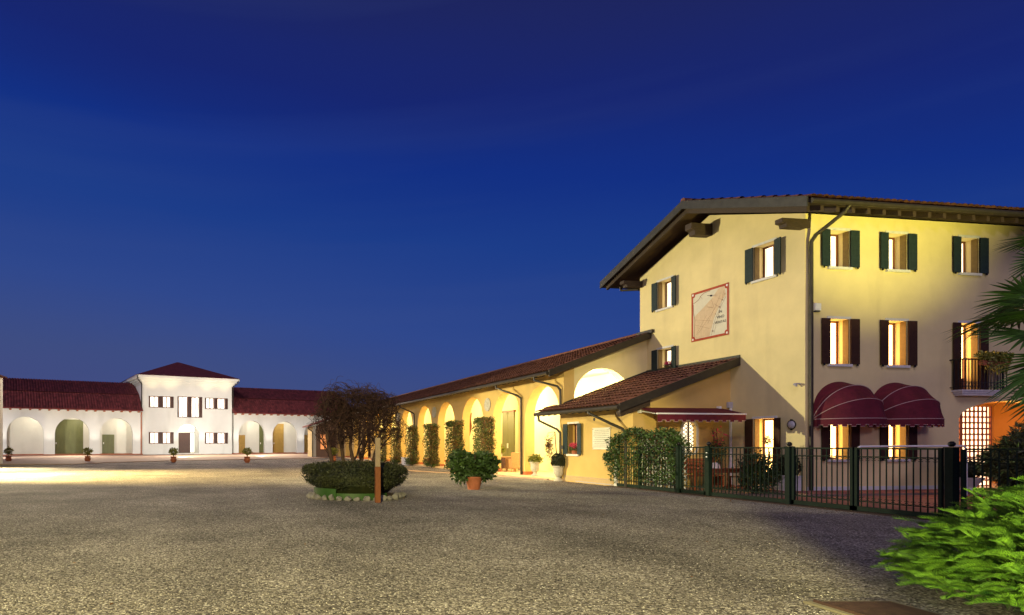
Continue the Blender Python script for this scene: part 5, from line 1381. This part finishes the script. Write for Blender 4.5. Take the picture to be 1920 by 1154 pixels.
def ball_planter(loc, label, rb, box_):
    o = thing('planter', loc, 'pale stone planter holding ' + label, 'planter', 'pale planters with clipped balls')
    if box_: part('box', MB().box(-0.24, 0.24, -0.24, 0.24, 0, 0.42).box(-0.26, 0.26, -0.26, 0.26, 0.42, 0.46), M['stone'], o, bevel=0.01)
    else: part('bowl', MB().lathe([(0.2, 0), (0.17, 0.08), (0.2, 0.15), (0.34, 0.34), (0.37, 0.40), (0.001, 0.38)], 22), M['stone'], o, smooth=True)
    h_ = 0.46 if box_ else 0.4
    b = thing('topiary_ball', (loc[0], loc[1], loc[2] + h_), 'dark clipped ball ' + label, 'topiary', 'clipped box balls in planters')
    stem_leaf(b, (0, 0, rb[1] * 0.85), (rb[0], rb[0], rb[1]), 2600, 0.045, M['bush'], shell=0.85)
    part('core', MB().lathe([(0.001, 0), (rb[0] * .75, rb[1] * 0.35), (rb[0] * .85, rb[1] * .85), (rb[0] * .7, rb[1] * 1.35), (0.001, rb[1] * 1.65)], 14), M['bush'], b)
ball_planter((17.35, 16.6, 0.085), 'at the house corner behind the ball topped post', (0.27, 0.35), True)
ball_planter((22.9, 15.9, 0.085), 'low and wide before the brick screen', (0.37, 0.27), False)
cd_ = thing('door_wreath', (17.60, 17.55, 1.62), 'small dried wreath hung at the lit gable door', 'wreath')
P_, _ = ball_pts(260, (0, 0, 0), (0.05, 0.15, 0.15), 0.6, 0.2); V, F = leaves(P_, 0.05, 0.5); raw('dried_leaves', V, F, M['leafred'], cd_)
mx_ = tag(part('mail_slot', MB().box(17.79, 17.848, 18.66, 18.78, 0.78, 0.9), M['ink']), 'small black box on the gable left of the lit door', 'box')

# conifer at the right, dark
cn_ = thing('dark_conifer', (20.0, 12.2, 0), 'dark loose conifer at the right edge behind the fence', 'conifer')
P_, d_ = ball_pts(26000, (0.1, 0, 0.95), (1.4, 1.1, 1.0), 0.25, 0.22); V, F = leaves(P_, 0.14, 0.20, 0.2, nrm=d_ * 1.6); raw('foliage', V, F, M['bush'], cn_)
P_, d_ = ball_pts(1500, (0.0, 0, 0.95), (1.42, 1.15, 1.12), 0.8, 0.25); V, F = leaves(P_, 0.14, 0.16, 0.2, nrm=d_ * 2.0); raw('outer_sprays', V, F, M['leafdk'], cn_)
part('trunk', MB().tube([(0, 0, 0), (0.05, 0, 1.0), (0, 0, 1.8)], [0.08, 0.06, 0.02], 8), M['bark'], cn_)

# ================================================================== PALM AT THE RIGHT EDGE
pm = thing('fan_palm', (13.15, 8.0, 0), 'fan palm reaching into the picture from the right edge', 'palm')
part('trunk', MB().tube([(0, 0, 0), (0.02, 0, 1.5), (0.0, 0.02, 3.3), (0.02, 0, 4.2)], [0.13, 0.12, 0.12, 0.1], 12), M['bark'], pm, smooth=True)
def fan(nseg, L, spread, seed):
    rs = random.Random(seed); mb = MB()
    for i in range(nseg):
        t = (i / (nseg - 1) - 0.5) * spread; l = L * (0.78 + 0.22 * math.cos(t * 1.1)) * rs.uniform(0.93, 1.05); w = 0.024
        dx, dy = math.cos(t), math.sin(t); nx, ny = -dy, dx
        dr = rs.uniform(0.05, 0.14); b = len(mb.v)
        for k in range(6):
            s = k / 5; hw = w * (0.45 + 1.5 * s if s < 0.45 else (1.12 - s) * 1.7) * 1.05; z = -dr * s * s * l * 1.4 + 0.02 * s
            if k == 5: hw = 0.001
            c = (dx * l * s, dy * l * s, z)
            mb.v += [(c[0] + nx * hw, c[1] + ny * hw, z + 0.012 * (1 - s)), (c[0], c[1], z), (c[0] - nx * hw, c[1] - ny * hw, z + 0.012 * (1 - s))]
        for k in range(5):
            q = b + k * 3; mb.f += [(q, q + 1, q + 4, q + 3), (q + 1, q + 2, q + 5, q + 4)]
    return mb
fm = [mesh_of('frond', fan(34, 0.86, R(215), k), M['palm']) for k in range(3)]
fronds = [((-0.35, -0.1, 3.55), (R(8), R(-4), R(178)), 1.05), ((-0.28, 0.1, 3.25), (R(-25), R(12), R(190)), 0.95), ((-0.25, -0.1, 2.70), (R(15), R(38), R(196)), 1.0),
          ((-0.15, 0.05, 4.75), (R(10), R(-10), R(185)), 0.62), ((-0.05, 0.1, 4.45), (R(60), R(0), R(172)), 0.6), ((-0.3, 0.1, 3.85), (R(35), R(-14), R(172)), 0.78),
          ((0.4, 0.2, 3.9), (R(10), R(10), R(10)), 1.0), ((0.3, -0.4, 3.4), (R(10), R(20), R(-60)), 1.0), ((0.1, 0.5, 3.7), (R(0), R(15), R(90)), 1.0),
          ((0.0, -0.4, 4.3), (R(5), R(0), R(-90)), 0.9), ((-0.22, -0.15, 2.35), (R(-10), R(62), R(185)), 0.75), ((0.35, 0.1, 2.9), (R(0), R(40), R(20)), 1.0)]
for k, (l, r_, s_) in enumerate(fronds):
    inst('frond', fm[k % 3], pm, l, rot=r_, sc=s_ * 1.12)
    part('frond_stalk', MB().tube([(0, 0, l[2] - 0.55), (l[0] * 0.6, l[1] * 0.6, l[2] - 0.12), l], 0.012, 5), M['palm'], pm)

# ================================================================== JUNIPER
JC = (7.88, 4.30)
jn = thing('juniper', (JC[0], JC[1], 0), 'bright green spreading juniper in the near right corner', 'juniper')
def spray(seed):
    rs = random.Random(seed); V = []; F = []
    L = rs.uniform(0.44, 0.54); n_ = 17
    def blade(p, d, l, w, up):
        d = Vector(d).normalized(); s = d.cross(Vector(up)).normalized(); b = len(V)
        V.extend([tuple(p), tuple(p + d * l * 0.45 + s * w), tuple(p + d * l), tuple(p + d * l * 0.45 - s * w)]); F.append((b, b + 1, b + 2, b + 3))
    def axis(t): return Vector((L * t, 0.03 * math.sin(t * 3 + seed), 0.10 * math.sin(t * 2.2) - 0.05 * t * t))
    for i in range(n_):
        t = 0.15 + 0.85 * i / n_; p = axis(t); d0 = (axis(min(1, t + .05)) - axis(t - .05)).normalized()
        l = 0.125 * (1 - t * 0.70) * rs.uniform(0.75, 1.2) + 0.020
        for sg in (1, -1):
            dd = (d0 * 0.75 + Vector((0, sg * 0.75, 0.45))).normalized()
            blade(p, dd, l, 0.0042, (0, 0.5 * sg, 1)); blade(p, dd, l, 0.0042, (1, 0, 0))
            for k in range(1, 4):
                q = p + dd * l * k / 4
                blade(q, dd + Vector((0.3, -sg * 0.4, 0.5)), l * 0.32, 0.0035, (0, 0, 1)); blade(q, dd + Vector((-0.2, sg * 0.5, 0.1)), l * 0.28, 0.0035, (0, 0, 1))
    blade(axis(0.97), (1, 0, 0.1), 0.06, 0.006, (0, 0, 1))
    for k in range(6): blade(axis(k / 6 * 0.9), axis((k + 1) / 6) - axis(k / 6), L / 5, 0.005, (0, 0, 1))
    return V, F
raws = [spray(k) for k in range(6)]
sm_ = []
for V, F in raws:
    me = bpy.data.meshes.new('branch'); me.from_pydata(V, [], F); me.update(); me.materials.append(M['juniper']); sm_.append(me)
rj = random.Random(3)
def place(k, inner=False):
    az_ = rj.random() * 2 * PI
    el_ = math.asin(rj.random() ** 1.25)
    rr_ = rj.uniform(0.60, 0.97) if inner else rj.uniform(0.86, 1.02)
    dx, dy, dz = math.cos(el_) * math.cos(az_), math.cos(el_) * math.sin(az_), math.sin(el_)
    p = Vector((1.58 * dx * rr_, 1.55 * dy * rr_, 0.03 + 1.0 * dz * rr_))
    yaw = math.atan2(dy * 0.5, dx - 0.85) + rj.uniform(-0.45, 0.45)
    pitch = -R(rj.uniform(0, 26)) - R(10) * dz
    sc_ = rj.uniform(0.60, 0.98)
    return p - Vector((math.cos(yaw), math.sin(yaw), -0.1)) * 0.30 * sc_, (R(rj.uniform(-28, 28)), pitch, yaw), sc_
for k in range(298):
    p, r_, s_ = place(k); inst('branch', sm_[k % 6], jn, p, rot=r_, sc=s_ * rj.uniform(0.85, 1.1))
from mathutils import Euler
Vs, Fs, b = [], [], 0
for k in range(1150):
    p, r_, s_ = place(k, True); V, F = raws[k % 6]; A = np.array(V) * s_ @ np.array(Euler(r_).to_matrix()).T + np.array(p)
    A = A[:]; Vs.append(A); Fs.append(np.array(F) + b); b += len(A)
raw('inner_branches', np.concatenate(Vs), np.concatenate(Fs), M['juniper'], jn, kind='stuff')
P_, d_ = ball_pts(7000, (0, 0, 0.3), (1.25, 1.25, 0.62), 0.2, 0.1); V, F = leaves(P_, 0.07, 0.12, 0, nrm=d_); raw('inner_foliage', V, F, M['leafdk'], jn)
mb = MB()
for k in range(26):
    t = k / 26 * 2 * PI; mb.tube([(0, 0, 0.02), (0.5 * math.cos(t), 0.4 * math.sin(t), 0.2), (1.1 * math.cos(t), 0.95 * math.sin(t), 0.25 + 0.25 * random.random())], [0.03, 0.018, 0.008], 5)
part('stems', mb, M['bark'], jn)

# drain cover at the bottom edge
dc = thing('drain_cover', (5.9, 4.75, 0), 'rusty steel plate set in a concrete frame at the bottom of the picture', 'drain cover', rz=R(-8))
part('frame', MB().box(-0.42, 0.42, -0.5, 0.33, 0.0, 0.022), M['concrete'], dc, bevel=0.004)
part('plate', MB().box(-0.33, 0.34, -0.5, 0.26, 0.02, 0.034), M['rust'], dc, bevel=0.004)
part('rim', MB().box(-0.36, -0.338, -0.5, 0.285, 0.02, 0.045), M['rust'], dc)

# a bare tree top beyond the arcade roof
ft = thing('far_tree', (24.0, 62.0, 0), 'faint bare tree top rising behind the arcade roof', 'tree')
mb = MB(); part('trunk', MB().tube([(0, 0, 0), (0, 0, 6.2)], [0.2, 0.1], 8), M['bark'], ft)
for k in range(40):
    t = random.random() * 6.28; r_ = random.uniform(0.3, 1.4); z = random.uniform(4.0, 6.3); mb.tube([(0, 0, z), (r_ * .5 * math.cos(t), r_ * .5 * math.sin(t), z + 0.7), (r_ * math.cos(t), r_ * math.sin(t), z + random.uniform(1, 1.9))], [0.05, 0.03, 0.012], 4)
part('crown', mb, M['twig'], ft)

# fallen leaves along the fence
n = 220; yy = 9 + 14 * rng.random(n); xx = 13.9 - np.abs(rng.normal(size=n)) * 0.45
m2 = 90; xx = np.concatenate([xx, rng.random(m2) * 12 - 3]); yy = np.concatenate([yy, 5 + rng.random(m2) * 18])
P_ = np.stack([xx, yy, np.full(len(xx), 0.02)], 1); V, F = leaves(P_, 0.055, 0.6); V[:, 2] = 0.012 + np.abs(V[:, 2] - 0.02) * 0.35
tag(raw('fallen_leaves', V, F, M['leafred']), 'brown fallen leaves scattered over the gravel by the fence', 'leaves', kind='stuff')
